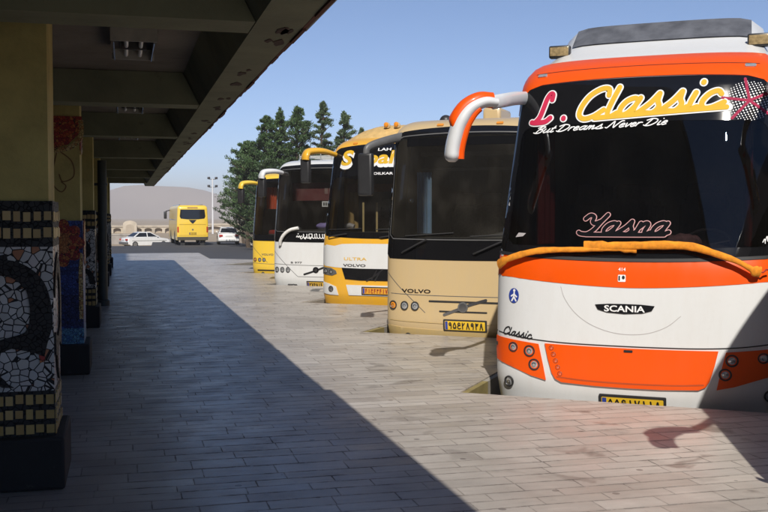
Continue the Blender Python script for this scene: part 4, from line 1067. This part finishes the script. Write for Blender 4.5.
def yellow_white_coach():
    s = Bus('amber and white coach with big yellow and white windshield lettering, third in the row', at(CORN[4], .42, -.22), RZ, YELLOW, zs=2.98, zt=3.36, roofr=.75, rake=.15, d=.38)
    s.windshield(1.32, 3.11, 1.42, 2.50, gx=.88, xf=.965, glass=GLASS_C, r=.22, arch=.06, sag=.05)
    s.cabin(SEATG, 1.40); s.running_gear()
    # white band with its curved shoulders
    wb = [(-1.23, 1.19), (-1.1, 1.14), (-.9, 1.12), (-.72, 1.16), (-.4, 1.17), (0, 1.17), (.4, 1.17), (.72, 1.16), (.9, 1.12), (1.1, 1.14), (1.23, 1.19), (1.235, .72), (.9, .69), (.70, .68), (.4, .66), (0, .66), (-.4, .66), (-.70, .68), (-.9, .69), (-1.235, .72)]
    s.panel('white_band', wb, WHITE, .005)
    s.panel('grille', [(-.72, .685), (-.3, .675), (.3, .675), (.72, .685), (.64, .46), (.3, .44), (-.3, .44), (-.64, .46)], BLACKP, .012, thick=.012)
    s.strokes('emblem', [[(-.16, .44), (0, .53), (.18, .665)], [(-.05, .47), (.05, .64)], [(.02, .45), (.12, .62)]], .03, CHROME, .018)
    s.text('lettering', 'VOLVO', -.44, .735, .055, INK, bold=.025, off=.010, width=.5)
    s.text('lettering', 'ULTRA', -.42, .865, .06, VYEL, bold=.01, off=.010, width=.5)
    for sx in (-1, 1):
        cl = [(sx * 1.225, .69), (sx * .98, .675), (sx * .86, .62), (sx * .84, .56), (sx * .95, .52), (sx * 1.225, .545)]
        if sx < 0: cl = cl[::-1]
        s.panel('lamp_cluster', cl, GREYPL, .010, thick=.01)
        s.lamp(sx * 1.12, .61, .05); s.lamp(sx * .98, .595, .045)
        pod = [(sx * 1.21, .39), (sx * 1.03, .355), (sx * .86, .30), (sx * .80, .13), (sx * 1.0, .135), (sx * 1.215, .16)]
        if sx < 0: pod = pod[::-1]
        s.panel('fog_pod', pod, WHITE, .009, thick=.008); s.lamp(sx * .98, .25, .06, name='fog_lamp', lens=GREYPL)
    s.panel('plate_panel', [(-.62, .345), (.62, .345), (.56, .14), (-.56, .14)], WHITE, .009, thick=.008)
    s.plate(.03, .235, .56, .12, '41e43417', plain('plate_orange', (.72, .34, .03), .4), plain('ink_red', (.3, .03, .02), .5))
    m2 = s.strokes('lower_shadow_gap', [[(-1.2, -.05), (-.6, -.08), (0, -.085), (.6, -.08), (1.2, -.05)]], .012, RUBBER, .003)
    # windshield lettering: yellow with white lower edge
    for name, mt, dz, off in (('lettering', VWHITE, -.022, .009), ('lettering', VYEL, .03, .012)):
        b = .05 if mt is VWHITE else .028; k = 1 if mt is VWHITE else .86
        s.text(name, 'S', -.71, 2.86 + dz, .36 * k, mt, shear=.2, bold=b, off=off, width=.34 * k)
        s.text(name, 'pal', .02, 2.82 + dz, .40 * k, mt, shear=.15, bold=b, off=off, width=.74 * k)
    s.text('lettering', 'LAH', .10, 3.045, .055, VWHITE, bold=.02, off=.009, width=.28); s.text('lettering', 'OILKAR', .10, 2.565, .05, VWHITE, bold=.025, off=.009, width=.42)
    s.wiper((-1.05, 1.29), (-.6, 1.36), blade=((-1.05, 1.44), (-.3, 1.47))); s.wiper((.1, 1.29), (.6, 1.36), blade=((0, 1.45), (.8, 1.47)))
    s.curtain(-.96, -.90, .72, 1.3, 1.45, 2.5, CURT_T, 3, .03); s.curtain(.96, .90, .72, 1.3, 1.45, 2.5, CURT_T, 3, .03)
    BR = plain('brass_rail', (.55, .42, .2), .35)
    for x, y in ((-.55, .75), (-.35, 1.0)):
        m = MB(); m.tube([(x, y, 1.38), (x, y, 2.0)], .022, 10); s.put('grab_rail', m, BR)
    m = MB(); m.box(-.9, .9, .72, .75, 2.22, 2.38); s.put('valance', m, plain('brown_valance', (.25, .10, .04), .8))
    m = MB(); m.tube([(-.9, .6, 1.5), (-.8, .62, 1.53), (-.7, .62, 1.5)], .05, 8); s.put('dash_cloth', m, VGREY)
    m = MB(); n = 20; prof = [(.72, 3.30), (.86, 3.44), (1.05, 3.55), (1.35, 3.62), (1.8, 3.65), (4.6, 3.64), (5.2, 3.36)]; vs = []; fs = []; q = len(prof)
    for k in range(n + 1):
        x = -1 + 2 * k / n; e = 1 - abs(x) ** 3.5
        for j, (y, z) in enumerate(prof): vs.append((x * 1.0, y + .25 * abs(x) ** 2.5 * (1 if j < 5 else -.3), 3.33 + (z - 3.33) * (.15 + .85 * e) - (.03 if abs(x) == 1 else 0)))
    for k in range(n):
        for j in range(q - 1): fs.append((k * q + j, (k + 1) * q + j, (k + 1) * q + j + 1, k * q + j + 1))
    m.add(vs, fs); pod = s.put('roof_fairing', m, plain('dusty_tan_roof', (.66, .44, .17), .5, var=.2))
    # roof marker lamps
    for x in (-.12, .10):
        b = bmesh.new(); bmesh.ops.create_uvsphere(b, u_segments=14, v_segments=8, radius=.07)
        for v in b.verts: v.co = Vector((x + v.co.x, 1.0 + v.co.y * .9, 3.58 + max(-.05, v.co.z)))
        m = MB(); m.addbm(b); o = s.put('roof_lamp', m, TAN)
        m = MB(); m.lathe([(.05, 0), (.045, .02), (.02, .03)], Matrix.Translation((x, 1.0 - .062, 3.60)) @ Matrix.Rotation(pi / 2, 4, 'X'), 16); s.put('lens', m, AMBERL, o)
    for x in (-.6, .6): s.panel('marker_lamp', rrect(x - .05, x + .05, 3.17, 3.2, .012), AMBERL, .018, thick=.014)
    for sx in (-1, 1): box_mirror(s, YELLOW, YELLOW, (1.42, -.16, 2.98), .50, sx)
    return s

def white_coach(corner, label, off=.22):
    s = Bus(label, at(corner, off, -.22), RZ, WHITE, zs=2.88, zt=3.15, roofr=.55, roofn=.2, rake=.11, d=.30, p=3.2, tumble=.03)
    s.windshield(1.08, 2.98, 1.36, 2.86, gx=.93, glass=GLASS_C, r=.16, arch=.04, sag=.012)
    fo = s.wpoly(1.34, 2.89, .945, .13, .03, .01); s.strokes('windshield_trim', [fo + [fo[0]]], .014, GREYPL, .011, raw=True)
    s.cabin(SEATG, 1.38); s.running_gear()
    m = MB(); m.box(-.95, .95, .68, .70, 2.12, 2.58); o = s.put('sun_blind', m, MAROON)
    tb = Bus.text
    m = MB(); m.box(-.12, .25, .665, .679, 1.96, 2.1); s.put('route_card', m, VWHITE)
    m = MB()
    for k in range(5): m.box(-.08 + .06 * k, -.045 + .06 * k, .660, .664, 1.99, 2.07)
    s.put('card_lettering', m, INK, smooth=0)
    m = MB()
    for k in range(4): m.box(-.05 + .13 * k, .04 + .13 * k, .673, .679, 2.29, 2.45)
    for k in range(3): m.box(-.03 + .13 * k, .02 + .13 * k, .668, .672, 2.33, 2.41)
    s.put('blind_lettering', m, plain('faded_lettering', (.3, .2, .18), .8), smooth=0)
    b = bmesh.new(); bmesh.ops.create_icosphere(b, subdivisions=3, radius=1); r = random.Random(9)
    for v in b.verts: v.co = Vector((.05 + v.co.x * .32, .62 + v.co.y * .14, 1.47 + v.co.z * .09 + r.uniform(-.015, .015)))
    m = MB(); m.addbm(b); s.put('dash_cloth', m, LILAC)
    # calligraphy on the black band
    r = random.Random(5); lines = []
    x = -.52
    while x < .75:
        w_ = r.uniform(.05, .1); z = 1.20
        k = r.choice((0, 1, 2))
        if k == 0: lines.append([(x, z + .07), (x + .015, z - .01), (x + w_ * .6, z - .03), (x + w_, z)])
        elif k == 1: lines.append([(x + w_, z + .05), (x + w_ * .5, z - .02), (x, z - .045), (x - .03, z - .01)])
        else: lines.append([(x, z), (x + w_ * .3, z + .03), (x + w_ * .6, z - .005), (x + w_, z + .03)])
        if r.random() < .5: lines.append([(x + w_ * .5, z + .075), (x + w_ * .5 + .012, z + .08)])
        x += w_ * .8
    s.strokes('calligraphy', lines, .02, VWHITE, .010)
    # white-sleeved wiper
    m = MB(); m.tube(smooth_path([s.P(-.98, 1.0, .04), s.P(-.93, 1.12, .08), s.P(-.82, 1.26, .09), s.P(-.66, 1.37, .08), s.P(-.45, 1.42, .06)], 5), .042, 10); s.put('wiper', m, CLOTH_W, smooth=70)
    s.wiper((.2, 1.12), (.7, 1.34), blade=((.1, 1.4), (.9, 1.44)))
    s.strokes('hatch_seam', [[(-1.21, .52), (-.6, .50), (0, .495), (.6, .50), (1.21, .52)], [(-1.2, .84), (-.9, .57), (-.6, .31), (-.48, .21)], [(-.48, .21), (.48, .21)], [(1.2, .84), (.9, .57), (.6, .31), (.48, .21)]], .011, GREYPL, .003)
    for sx in (-1, 1):
        for x in (1.10, .93, .76): s.lamp(sx * x, .375, .062, rz=.068)
        s.panel('fog_panel', [(sx * .78, .02), (sx * .52, .02), (sx * .50, -.05), (sx * .62, -.06), (sx * .80, -.03)][::sx], GREYPL, .008); s.lamp(sx * .62, -.02, .045, name='fog_lamp')
    s.text('lettering', 'B 977', -.52, .56, .045, GREYPL, bold=.02, off=.007, width=.32)
    s.strokes('emblem_slash', [[(-.30, .27), (-.1, .33), (.1, .40), (.26, .46)]], .045, INK, .008); o = s.panel('emblem', ellipse(.02, .385, .08, .075), BLACKP, .014, thick=.01)
    s.panel('emblem_ring', ellipse(.02, .385, .045, .045), CHROME, .016, parent=o)
    s.plate(.06, .01, .56, .15, '27e81417', plain('plate_amber', (.74, .45, .06), .4))
    m = MB()
    for sx in (-1, 1): m.tube([(sx * .9, 1.0, 3.12), (sx * .9, 1.0, 3.27), (sx * .9, 7, 3.27)], .016, 6)
    for k in range(14): m.tube([(-.9, 1.0 + .45 * k, 3.27), (.9, 1.0 + .45 * k, 3.27)], .014, 6)
    for k in range(7): m.tube([(-.9 + .3 * k, 1.0, 3.13), (-.84 + .3 * k, .85, 3.31)], .012, 6)
    s.put('roof_rack', m, plain('rack_metal', (.5, .5, .48), .5))
    for sx in (-1, 1): box_mirror(s, WHITE, WHITE, (1.36, -.22, 2.80), .5, sx)
    return s

def lemon_coach():
    s = Bus('lemon yellow coach with red curtain behind its windshield, farthest in the row', at(CORN[6], .22, -.17), RZ, LEMON, zs=2.77, zt=3.06, roofr=.55, roofn=.2, rake=.12, d=.32, p=3.0, tumble=.03)
    s.windshield(.98, 2.84, 1.16, 2.74, gx=.92, glass=GLASS_C, r=.16, arch=.04, sag=.012)
    s.cabin(SEATM, 1.18); s.running_gear()
    s.curtain(-.95, -.62, .60, .64, 1.95, 2.62, plain('orange_red_curtain', (.62, .10, .03), .9), 4, .03)
    m = MB(); m.box(-.40, -.10, .6, .61, 1.75, 2.7); s.put('windshield_banner', m, plain('pale_blue_banner', (.40, .45, .68), .8), smooth=0)
    m = MB()
    for k in range(6): m.box(-.33, -.17, .594, .599, 1.85 + .13 * k, 1.93 + .13 * k)
    s.put('banner_lettering', m, VWHITE, smooth=0)
    m = MB(); m.bbox(-.85, -.2, .5, .8, 1.16, 1.3, .05); s.put('dash_cloth', m, plain('red_dash_cloth', (.4, .04, .03), .9))
    for sx in (-1, 1):
        for x in (1.08, .90, .74): s.lamp(sx * x, .40, .058, lens=LENS if x < 1 else AMBERL)
        s.lamp(sx * .8, -.02, .05, name='fog_lamp')
        box_mirror(s, LEMON, LEMON, (1.40, -.2, 2.70), .48, sx)
    s.strokes('hatch_seam', [[(-1.21, .30), (-.6, .275), (0, .27), (.6, .275), (1.21, .30)], [(-1.2, .8), (-.9, .55), (-.62, .32)]], .012, GREYPL, .003)
    s.text('lettering', 'VOLVO', -.62, .56, .06, GREYPL, bold=.02, off=.007, width=.42)
    s.panel('bumper_slot', rrect(-1.0, 1.0, .06, .10, .02), RUBBER, .006)
    s.plate(.05, .17, .52, .12, '63e82917')
    m = MB(); m.bbox(-.75, .75, 2.0, 4.2, 2.98, 3.14, .07); s.put('roof_unit', m, LEMON)
    return s

oc = orange_coach()
tan_coach(CORN[3], 'tan coach with black pane surround, second in the row')
yellow_white_coach()
white_coach(CORN[5], 'white coach with maroon sun blind and white-sleeved wiper, fourth in the row')
lemon_coach()
# the neighbour whose shadow falls across the nose of the orange coach
nb = copy_tree(oc.root); p = at(CORN[1], .30, -.36); nb.location = (p[0], p[1], ROAD); nb.scale = (1, 1, .93); nb.rotation_euler.z = RZ - radians(9)      # a slightly lower coach, parked a little askew
for ch in list(nb.children):
    if ch.name.split('.')[0] in ('roof_lamp', 'roof_fairing', 'lettering', 'halftone_globe', 'sticker', 'sticker_head', 'emblem_plate', 'badge'):
        for g in list(ch.children): bpy.data.objects.remove(g)
        bpy.data.objects.remove(ch)
for ch in nb.children:      # its mirror is folded in a little
    if ch.name.split('.')[0] in ('mirror', 'mirror_arm') and sum(c[0] for c in ch.bound_box) < 0: ch.location.x += .13; ch.location.y += .08
nb['label'] = 'coach just outside the picture at right, seen only by the shadow on the orange nose'

# ------------------------------------------------------------------ traffic beyond the platform
def far_coach():
    """yellow coach seen from behind: the shell's front is here its tail"""
    s = Bus('yellow coach driving away, seen from behind on the far road', (5.15, 78.8), radians(1.0), LEMON, L=10.5, hw=1.2, zs=2.35, zt=2.62, roofr=.3, roofn=.25, rake=.06, d=.16, p=3.4, tumble=.05, zb=-.1, group='vehicles on the far road')
    s.body()
    s.running_gear()
    s.panel('rear_window', [(-.92, 2.28), (.92, 2.28), (.98, 1.75), (.90, 1.58), (.4, 1.52), (-.4, 1.52), (-.90, 1.58), (-.98, 1.75)], TINT, .01, thick=.01)
    s.panel('emblem', [(-.30, 1.48), (.30, 1.48), (.05, 1.2), (-.05, 1.2)], BLACKP, .012)
    s.panel('destination_board', rrect(-.4, .4, 2.36, 2.47, .02), plain('brown_board', (.35, .2, .04), .6), .012)
    s.strokes('seam', [[(-1.0, 1.12), (1.0, 1.12)], [(-1.05, .28), (1.05, .28)]], .03, plain('dark_yellow_groove', (.45, .27, .02), .6), .01, raw=True)
    for sx in (-1, 1):
        s.panel('tail_lamp', rrect(sx * 1.11 - .05, sx * 1.11 + .05, .50, .95, .03), REDL, .012, thick=.01)
    s.plate(0, .42, .5, .12, '46e31917')
    s.panel('badge', ellipse(0, .72, .07, .07, 12), GREYPL, .012)
    s.panel('bumper', [(-1.17, .16), (1.17, .16), (1.15, -.08), (-1.15, -.08)], plain('grey_bumper', (.1, .09, .07), .6), .02, thick=.03)
    m = MB(); m.tube([(-1.1, 9.9, 2.3), (-1.45, 10.3, 2.2)], .04, 8); m.bbox(-1.62, -1.36, 10.2, 10.35, 1.55, 2.2, .04); s.put('mirror', m, DARKPL)
    for sx in (-1, 1):
        m = MB(); m.box(sx * .75 - .16, sx * .75 + .16, .3, .55, -.5, .1); s.put('mudflap', m, RUBBER)
far_coach()

def car(label, loc, rz, kind, paintm):
    root = thing('parked_car', label, 'car', (loc[0], loc[1], ROAD), rz, 'vehicles on the far road')
    # side profile along y (0 = tail), z
    if kind == 'sedan':
        L = 4.35; hood = .86; low = [(0, .32), (0, .78), (.08, .90), (1.0, .95), (3.2, .92), (4.1, .78), (4.33, .62), (4.35, .34), (4.1, .22), (.2, .22)]
        cab = [(.62, .93), (1.25, 1.36), (1.6, 1.41), (2.3, 1.40), (3.25, .92)]
    else:
        L = 3.9; low = [(0, .32), (-.02, .62), (.06, .88), (.3, .93), (3.0, .93), (3.75, .78), (3.9, .6), (3.9, .34), (3.7, .22), (.2, .22)]
        cab = [(.12, .91), (.62, 1.34), (.95, 1.42), (2.0, 1.41), (2.95, .92)]
    hw = .83; m = MB(); n = len(low); vs = []; rows = ((-hw, .0, .97), (-hw * .93, .0, 1.0), (-hw * .6, 0, 1.0), (0, 0, 1.01), (hw * .6, 0, 1.0), (hw * .93, 0, 1.0), (hw, 0, .97))
    for x, o, k in rows:
        e = (abs(x) / hw) ** 4 * .09
        for y, z in low: vs.append((x, (y - L / 2) * (1 - e) + L / 2, .6 + (z - .6) * (k - e * .9 if z > .6 else 1)))
    fs = [(i * n + j, i * n + (j + 1) % n, (i + 1) * n + (j + 1) % n, (i + 1) * n + j) for i in range(len(rows) - 1) for j in range(n)]
    fs += [tuple(range(n))[::-1], tuple(range((len(rows) - 1) * n, len(rows) * n))]
    m.add(vs, fs); m.build('body', paintm, root)
    def cabx(z): return .76 - .2 * max(0, (z - .92) / .5)
    m = MB(); n = len(cab)
    vs = [(-cabx(z), y, z) for y, z in cab] + [(cabx(z), y, z) for y, z in cab]
    m.add(vs, [tuple(range(n)), tuple(range(n, 2 * n))[::-1]] + [(i, i + 1, i + 1 + n, i + n) for i in range(n - 1)]); m.build('cabin', paintm, root, smooth=30)
    def lerp(a, b, t): return tuple(p + (q - p) * t for p, q in zip(a, b))
    def screen(i, name):
        a, b = cab[i], cab[i + 1]; d = Vector((0, b[1] - a[1], -(b[0] - a[0]))).normalized() * .012
        if d.z < 0: d = -d
        q = MB(); t0, t1 = lerp(a, b, .14), lerp(a, b, .92)
        q.add([Vector((-cabx(t0[1]) + .07, *t0)) + d, Vector((cabx(t0[1]) - .07, *t0)) + d, Vector((cabx(t1[1]) - .06, *t1)) + d, Vector((-cabx(t1[1]) + .06, *t1)) + d], [(0, 1, 2, 3)]); q.build(name, TINT, root, smooth=0)
    screen(0, 'rear_window'); screen(3, 'windshield')
    yb = (cab[2][0] + cab[3][0]) / 2 + .05
    for sx in (-1, 1):
        for y0, y1, nm in ((None, yb - .04, 0), (yb + .04, None, 1)):
            z0, z1 = .97, 1.33
            def yy(z, side): 
                a, b = (cab[0], cab[1]) if side == 0 else (cab[4], cab[3]); return a[0] + (b[0] - a[0]) * (z - a[1]) / (b[1] - a[1])
            if nm == 0: q4 = [(yy(z0, 0) + .14, z0), (y1, z0), (y1, z1), (max(yy(z1, 0) + .09, 0), z1)]
            else: q4 = [(y0, z0), (yy(z0, 1) - .16, z0), (yy(z1, 1) - .1, z1), (y0, z1)]
            q = MB(); q.add([(sx * (cabx(z) + .006), y, z) for y, z in q4], [(0, 1, 2, 3)]); q.build('side_window', TINT, root, smooth=0)
        for y in (.78, L - .82):
            M0 = Matrix.Translation((sx * (hw - .09), y, .3)) @ Matrix.Rotation(pi / 2 * sx, 4, 'Y')
            q = MB(); q.lathe([(.18, -.09), (.27, -.09), (.3, -.05), (.3, .05), (.27, .092), (.18, .092)], M0, 22); wh = q.build('wheel', TYRE, root)
            q = MB(); q.lathe([(.185, .05), (.185, .095), (.05, .1)], M0, 16); q.build('rim', RIM, wh)
            q = MB(); q.lathe([(.36, .0), (.36, .004)], Matrix.Translation((sx * (hw - .008), y, .33)) @ Matrix.Rotation(pi / 2 * sx, 4, 'Y'), 22); q.build('wheel_arch', RUBBER, root, smooth=0)
        q = MB(); q.box(sx * .62 - .14, sx * .62 + .14, -.015, .1, .66, .80); q.build('tail_lamp', REDL, root, smooth=0)
        q = MB(); q.box(sx * .6 - .15, sx * .6 + .15, L - .12, L - .045, .58, .70); q.build('headlamp', LENS, root, smooth=0)
        q = MB(); q.bbox(sx * .86 - .07, sx * .86 + .07, cab[4][0] - .35, cab[4][0] - .25, .95, 1.07, .02); q.build('mirror', paintm, root)
        q = MB(); q.box(sx * (hw + .001) - .004, sx * (hw + .001) + .004, .5, L - .5, .60, .64); q.build('side_strip', GREYPL, root, smooth=0)
    q = MB(); q.bbox(-.8, .8, -.06, .14, .30, .52, .04); q.build('bumper', GREYPL if kind == 'sedan' else paintm, root)
    q = MB(); q.box(-.26, .26, -.03, .0, .66, .77); q.build('number_plate', PLATEW, root, smooth=0)
    return root
CARW = paint('car_white', (.74, .74, .73), dust=.15)
car('white hatchback seen from behind, right of the yellow coach', (8.0, 79.5), radians(-3), 'hatch', CARW)
car('white saloon car seen side-on, left of the yellow coach', (-.1, 92.5), radians(-66), 'sedan', CARW).location.z = -1.05

# ------------------------------------------------------------------ low brick buildings, lamp mast
BRK = concrete_mat('sandy_brick', (.50, .43, .33), (.42, .35, .26), .4, .4); SHADE = plain('shaded_recess', (.43, .36, .27), .9)  # SHADE: darkened brick tone that paints the shade inside the arches
def arcade(loc, length, h, rz, label, arches, tower=None):
    o = thing('brick_arcade', label, 'building', (loc[0], loc[1], -1.05), rz)
    wd = length / arches
    m = MB(); m.box(0, length, .6, 6, 0, h - .003)
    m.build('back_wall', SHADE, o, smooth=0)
    for k in range(arches):          # each bay: two piers and the arch above
        x0 = k * wd; x1 = x0 + wd; pr = wd * .14; ht = h * .55
        pts = [(x0, 0), (x0 + pr, 0), (x0 + pr, ht)] + [(x0 + wd / 2 - (wd / 2 - pr) * cos(t), ht + (h * .28) * sin(t)) for t in [pi * q / 12 for q in range(1, 12)]] + [(x1 - pr, ht), (x1 - pr, 0), (x1, 0), (x1, h), (x0, h)]
        m = MB(); m.prism(pts, lambda u, v, w_: (u, w_, v), .6); m.build('arch_bay', BRK, o, smooth=0)
    m = MB(); m.box(-.15, length + .15, -.12, 6.1, h, h + .25); m.build('parapet', BRK, o, smooth=0)
    if tower:
        x, tw, th = tower
        m = MB(); m.prism([(x, 0), (x + tw, 0), (x + tw, th)] + [(x + tw / 2 + tw / 2 * cos(t), th + tw * .28 * sin(t)) for t in [pi * q / 12 for q in range(1, 12)]] + [(x, th)], lambda u, v, w_: (u, -.8 + w_, v), .79); t = m.build('portal', BRK, o, smooth=0)
        m = MB(); m.prism([(x + tw * .2, 0), (x + tw * .8, 0), (x + tw * .8, th * .7)] + [(x + tw / 2 + tw * .3 * cos(t), th * .7 + tw * .2 * sin(t)) for t in [pi * q / 12 for q in range(1, 12)]] + [(x + tw * .2, th * .7)], lambda u, v, w_: (u, -.83 + w_, v), .025); m.build('portal_arch', SHADE, t, smooth=0)  # flat sheet with the archway's shade put into its colour
arcade((-14, 176), 24, 1.05, 0, 'low sandy brick arcade with a taller round-topped portal beyond the white saloon', 14, (13.8, 2.3, 1.5))
arcade((10.4, 182), 14, 1.3, 0, 'short sandy brick building just left of the far yellow coach', 4)
gw = thing('garden_wall', 'low greyish boundary wall behind the white saloon', 'wall', (-14, 104, -1.05))
m = MB(); m.box(0, 15.2, 0, .3, 0, .95); m.build('wall_face', concrete_mat('grey_render', (.30, .27, .24)), gw, smooth=0)
m = MB(); m.box(-.05, 15.25, -.05, .35, .953, 1.05); m.build('coping', concrete_mat('pale_render', (.45, .41, .36)), gw, smooth=0)
gw2 = thing('kerb_wall', 'pale low wall running along the far side of the road under the trees', 'wall', (9.7, 82.0, -1.05))
m = MB(); m.box(0, 30, 0, .35, 0, .75); m.build('wall_face', concrete_mat('pale_kerb_wall', (.46, .42, .36)), gw2, smooth=0)

lm = thing('floodlight_mast', 'slim white floodlight mast with two tiers of lamps left of the trees', 'lamp post', (14.0, 165, -1.05))
m = MB(); m.tube([(0, 0, 0), (0, 0, 9.0)], [.16, .10], 12); m.build('pole', plain('white_mast', (.7, .7, .7), .5), lm)
for z in (7.6, 8.9):
    m = MB(); m.tube([(-.55, 0, z), (.55, 0, z)], .05, 8); m.build('crossarm', GREYPL, lm)
    for sx in (-1, 1):
        m = MB(); m.bbox(sx * .6 - .22, sx * .6 + .22, -.3, .05, z, z + .38, .06); m.build('floodlight', DARKPL, lm)

# ------------------------------------------------------------------ trees
BARK = plain('pine_bark', (.09, .065, .045), .95, var=.4, scale=6)
LEAF_A = leaf_mat('pine_needles', (.025, .06, .016), (.055, .11, .03), (.115, .18, .06))
LEAF_B = leaf_mat('dusty_green_leaves', (.04, .075, .025), (.085, .135, .055), (.15, .20, .10))
LEAF_C = leaf_mat('dark_needles', (.012, .034, .009), (.03, .062, .018), (.07, .11, .035))
GZ = -1.05
def tree(name, label, loc, h, rad, seed, lm_, base=.12, cone=.8, tufts=150, leaves=95, lsize=.14, lean=0):
    r = random.Random(seed); t = thing(name, label, 'tree', (loc[0], loc[1], GZ), r.uniform(0, 6), 'trees beyond the bays')
    m = MB(); tr = [(lean * (k / 8) ** 2 + .12 * sin(k * 1.3 + seed), .12 * cos(k * 1.7 + seed), h * .98 * k / 8) for k in range(9)]
    m.tube(tr, [.03 * h * (1 - .93 * k / 8) * .75 + .012 for k in range(9)], 8); 
    limbs = []
    for k in range(tufts):
        f = base + (1 - base) * ((k + r.random()) / tufts) ** .85
        env = rad * ((1 - f) ** cone * 1.25 + .05) * min(1, (f - base) * 6 + .45)
        a = k * 2.4 + r.uniform(-.5, .5); q = env * r.uniform(.3, 1.0) if r.random() < .65 else env * r.uniform(.95, 1.45)
        z0 = h * f; cx = lean * f * f
        e = Vector((cx + q * cos(a), q * sin(a), z0 + q * r.uniform(.2, .75)))
        limbs.append((Vector((cx, 0, z0 - q * .15)), e, env))
    for p, e, env in limbs[::2]: m.tube([p, p + (e - p) * .5 + Vector((0, 0, -.04 * env)), e], [.05, .03, .01], 5)
    m.build('trunk', BARK, t)
    vs = []; fs = []
    for p, e, env in limbs:
        d = (e - p).normalized(); size = r.uniform(.22, .5) * (.55 + .45 * min(1, env / 1.2)); nl = int(leaves * r.uniform(.5, 1.3)); lead = r.choice((.3, .7, 1.2)) if lm_ is not LEAF_C else .4
        # needles sit along the outer half of each limb, in a tuft that turns upward
        for q in range(nl):
            u = r.random(); c = e - d * (u ** 1.5) * min((e - p).length * .75, 1.5) + Vector((r.gauss(0, size * .27), r.gauss(0, size * .27), 0)) * (1 - .5 * u * lead) + Vector((0, 0, lead * size * (1.5 * u - .2) + r.gauss(0, size * .2)))
            ax = (d * .6 + Vector((r.uniform(-1, 1), r.uniform(-1, 1), r.uniform(-.3, 1.3)))).normalized()
            sd = ax.cross(Vector((r.uniform(-1, 1), r.uniform(-1, 1), r.uniform(-1, 1))))
            if sd.length < .05: continue
            sd = sd.normalized(); l = lsize * r.uniform(.6, 1.3); wd = lsize * .24
            o = len(vs); vs += [c - sd * wd, c + sd * wd, c + ax * l + sd * wd * .3, c + ax * l - sd * wd * .3]; fs.append((o, o + 1, o + 2, o + 3))
    me = bpy.data.meshes.new('crown'); me.from_pydata([tuple(v) for v in vs], [], fs)
    return t, link('crown', me, lm_, t, smooth=0)
PINES = [  # x, y, height, radius, needles, label
    (8.6, 72, 8.0, 2.0, LEAF_A, 'pine at the far left of the group, lower than its neighbours'),
    (9.7, 70, 9.5, 2.1, LEAF_A, 'tall dense pine whose tip is the first high one from the left'),
    (10.8, 71, 10.1, 2.1, LEAF_A, 'tall dense pine, the second high tip from the left'),
    (12.0, 70.5, 10.3, 2.0, LEAF_A, 'tall pine close to the dense ones, third high tip from the left'),
    (14.1, 72, 10.9, 1.5, LEAF_B, 'tallest dusty pine with open branches, above the white coach roof'),
    (15.5, 71, 10.1, 1.5, LEAF_B, 'dusty open pine at the right end, just left of the amber coach roof'),
    (17.5, 74, 9.2, 1.6, LEAF_B, 'short dusty pine whose tip peeps over the amber coach roof'),
    (9.3, 66, 6.4, 1.6, LEAF_C, 'shorter dark pine in front of the tall ones'),
    (10.6, 65, 6.4, 1.9, LEAF_C, 'dark bushy pine directly behind the lemon coach'),
    (13.2, 66, 7.2, 2.0, LEAF_C, 'dark spreading pine behind the white coach roof')]
for i, (x, y, h, rd, lf, lab) in enumerate(PINES):
    tree('pine_tree', lab, (x, y), h, rd, 20 + i, lf, tufts=125 if lf is not LEAF_B else 85, leaves=200, cone=.7, base=.3 if x < 9 else .1)
tree('broadleaf_tree', 'pale grey-green tree hanging over the white hatchback', (10.2, 88), 6.4, 1.7, 50, LEAF_B, base=.36, cone=.4, tufts=130, leaves=160)
tree('broadleaf_tree', 'dark low bushy tree filling the space under the pines', (10.1, 75), 5.6, 2.0, 51, LEAF_C, base=.06, cone=.35, tufts=190, leaves=170)
tree('broadleaf_tree', 'dark shrubby tree at the foot of the pines beside the lemon coach', (11.4, 77), 5.4, 2.8, 52, LEAF_C, base=.04, cone=.3, tufts=190, leaves=170)

# ------------------------------------------------------------------ hills, haze
m = MB(); n = 160; rows = 7; vs = []
r = random.Random(2)
def ridge(x):
    h = 0
    for c, wd, hh in ((-700, 800, 78), (60, 300, 74), (330, 260, 40), (1300, 700, 48), (2300, 600, 60), (-1900, 700, 78)): h = max(h, hh * math.exp(-((x - c) / wd) ** 2))
    return h + 3 * sin(x / 61.) + 2 * sin(x / 23. + 1)
for j in range(rows):
    t = j / (rows - 1)
    for i in range(n + 1):
        x = -2800 + 5600 * i / n
        vs.append((x, 2000 + 520 * t + 60 * sin(x / 140. + j), -1 + max(0, ridge(x)) * sin(pi / 2 * min(1, t * 1.25)) + (r.uniform(-2, 2) if 0 < j < rows - 1 else 0)))
m.add(vs, [(j * (n + 1) + i, j * (n + 1) + i + 1, (j + 1) * (n + 1) + i + 1, (j + 1) * (n + 1) + i) for j in range(rows - 1) for i in range(n)])
tag(m.build('hills', earth_mat('dusty_hills', (.26, .20, .15), (.34, .27, .20), .004), smooth=60), kind='structure')

HAZE = .0006
hm = bpy.data.materials.new('haze'); hm.use_nodes = True; ht = hm.node_tree; ht.nodes.remove(ht.nodes['Principled BSDF'])
pv = ht.nodes.new('ShaderNodeVolumePrincipled'); pv.inputs['Color'].default_value = (.64, .62, .64, 1); pv.inputs['Density'].default_value = HAZE; pv.inputs['Anisotropy'].default_value = -.3
ht.links.new(pv.outputs[0], ht.nodes['Material Output'].inputs['Volume'])
m = MB(); m.box(-3900, 3900, -3900, 3900, -2.0, 92)
tag(m.build('haze', hm, smooth=0), kind='stuff')
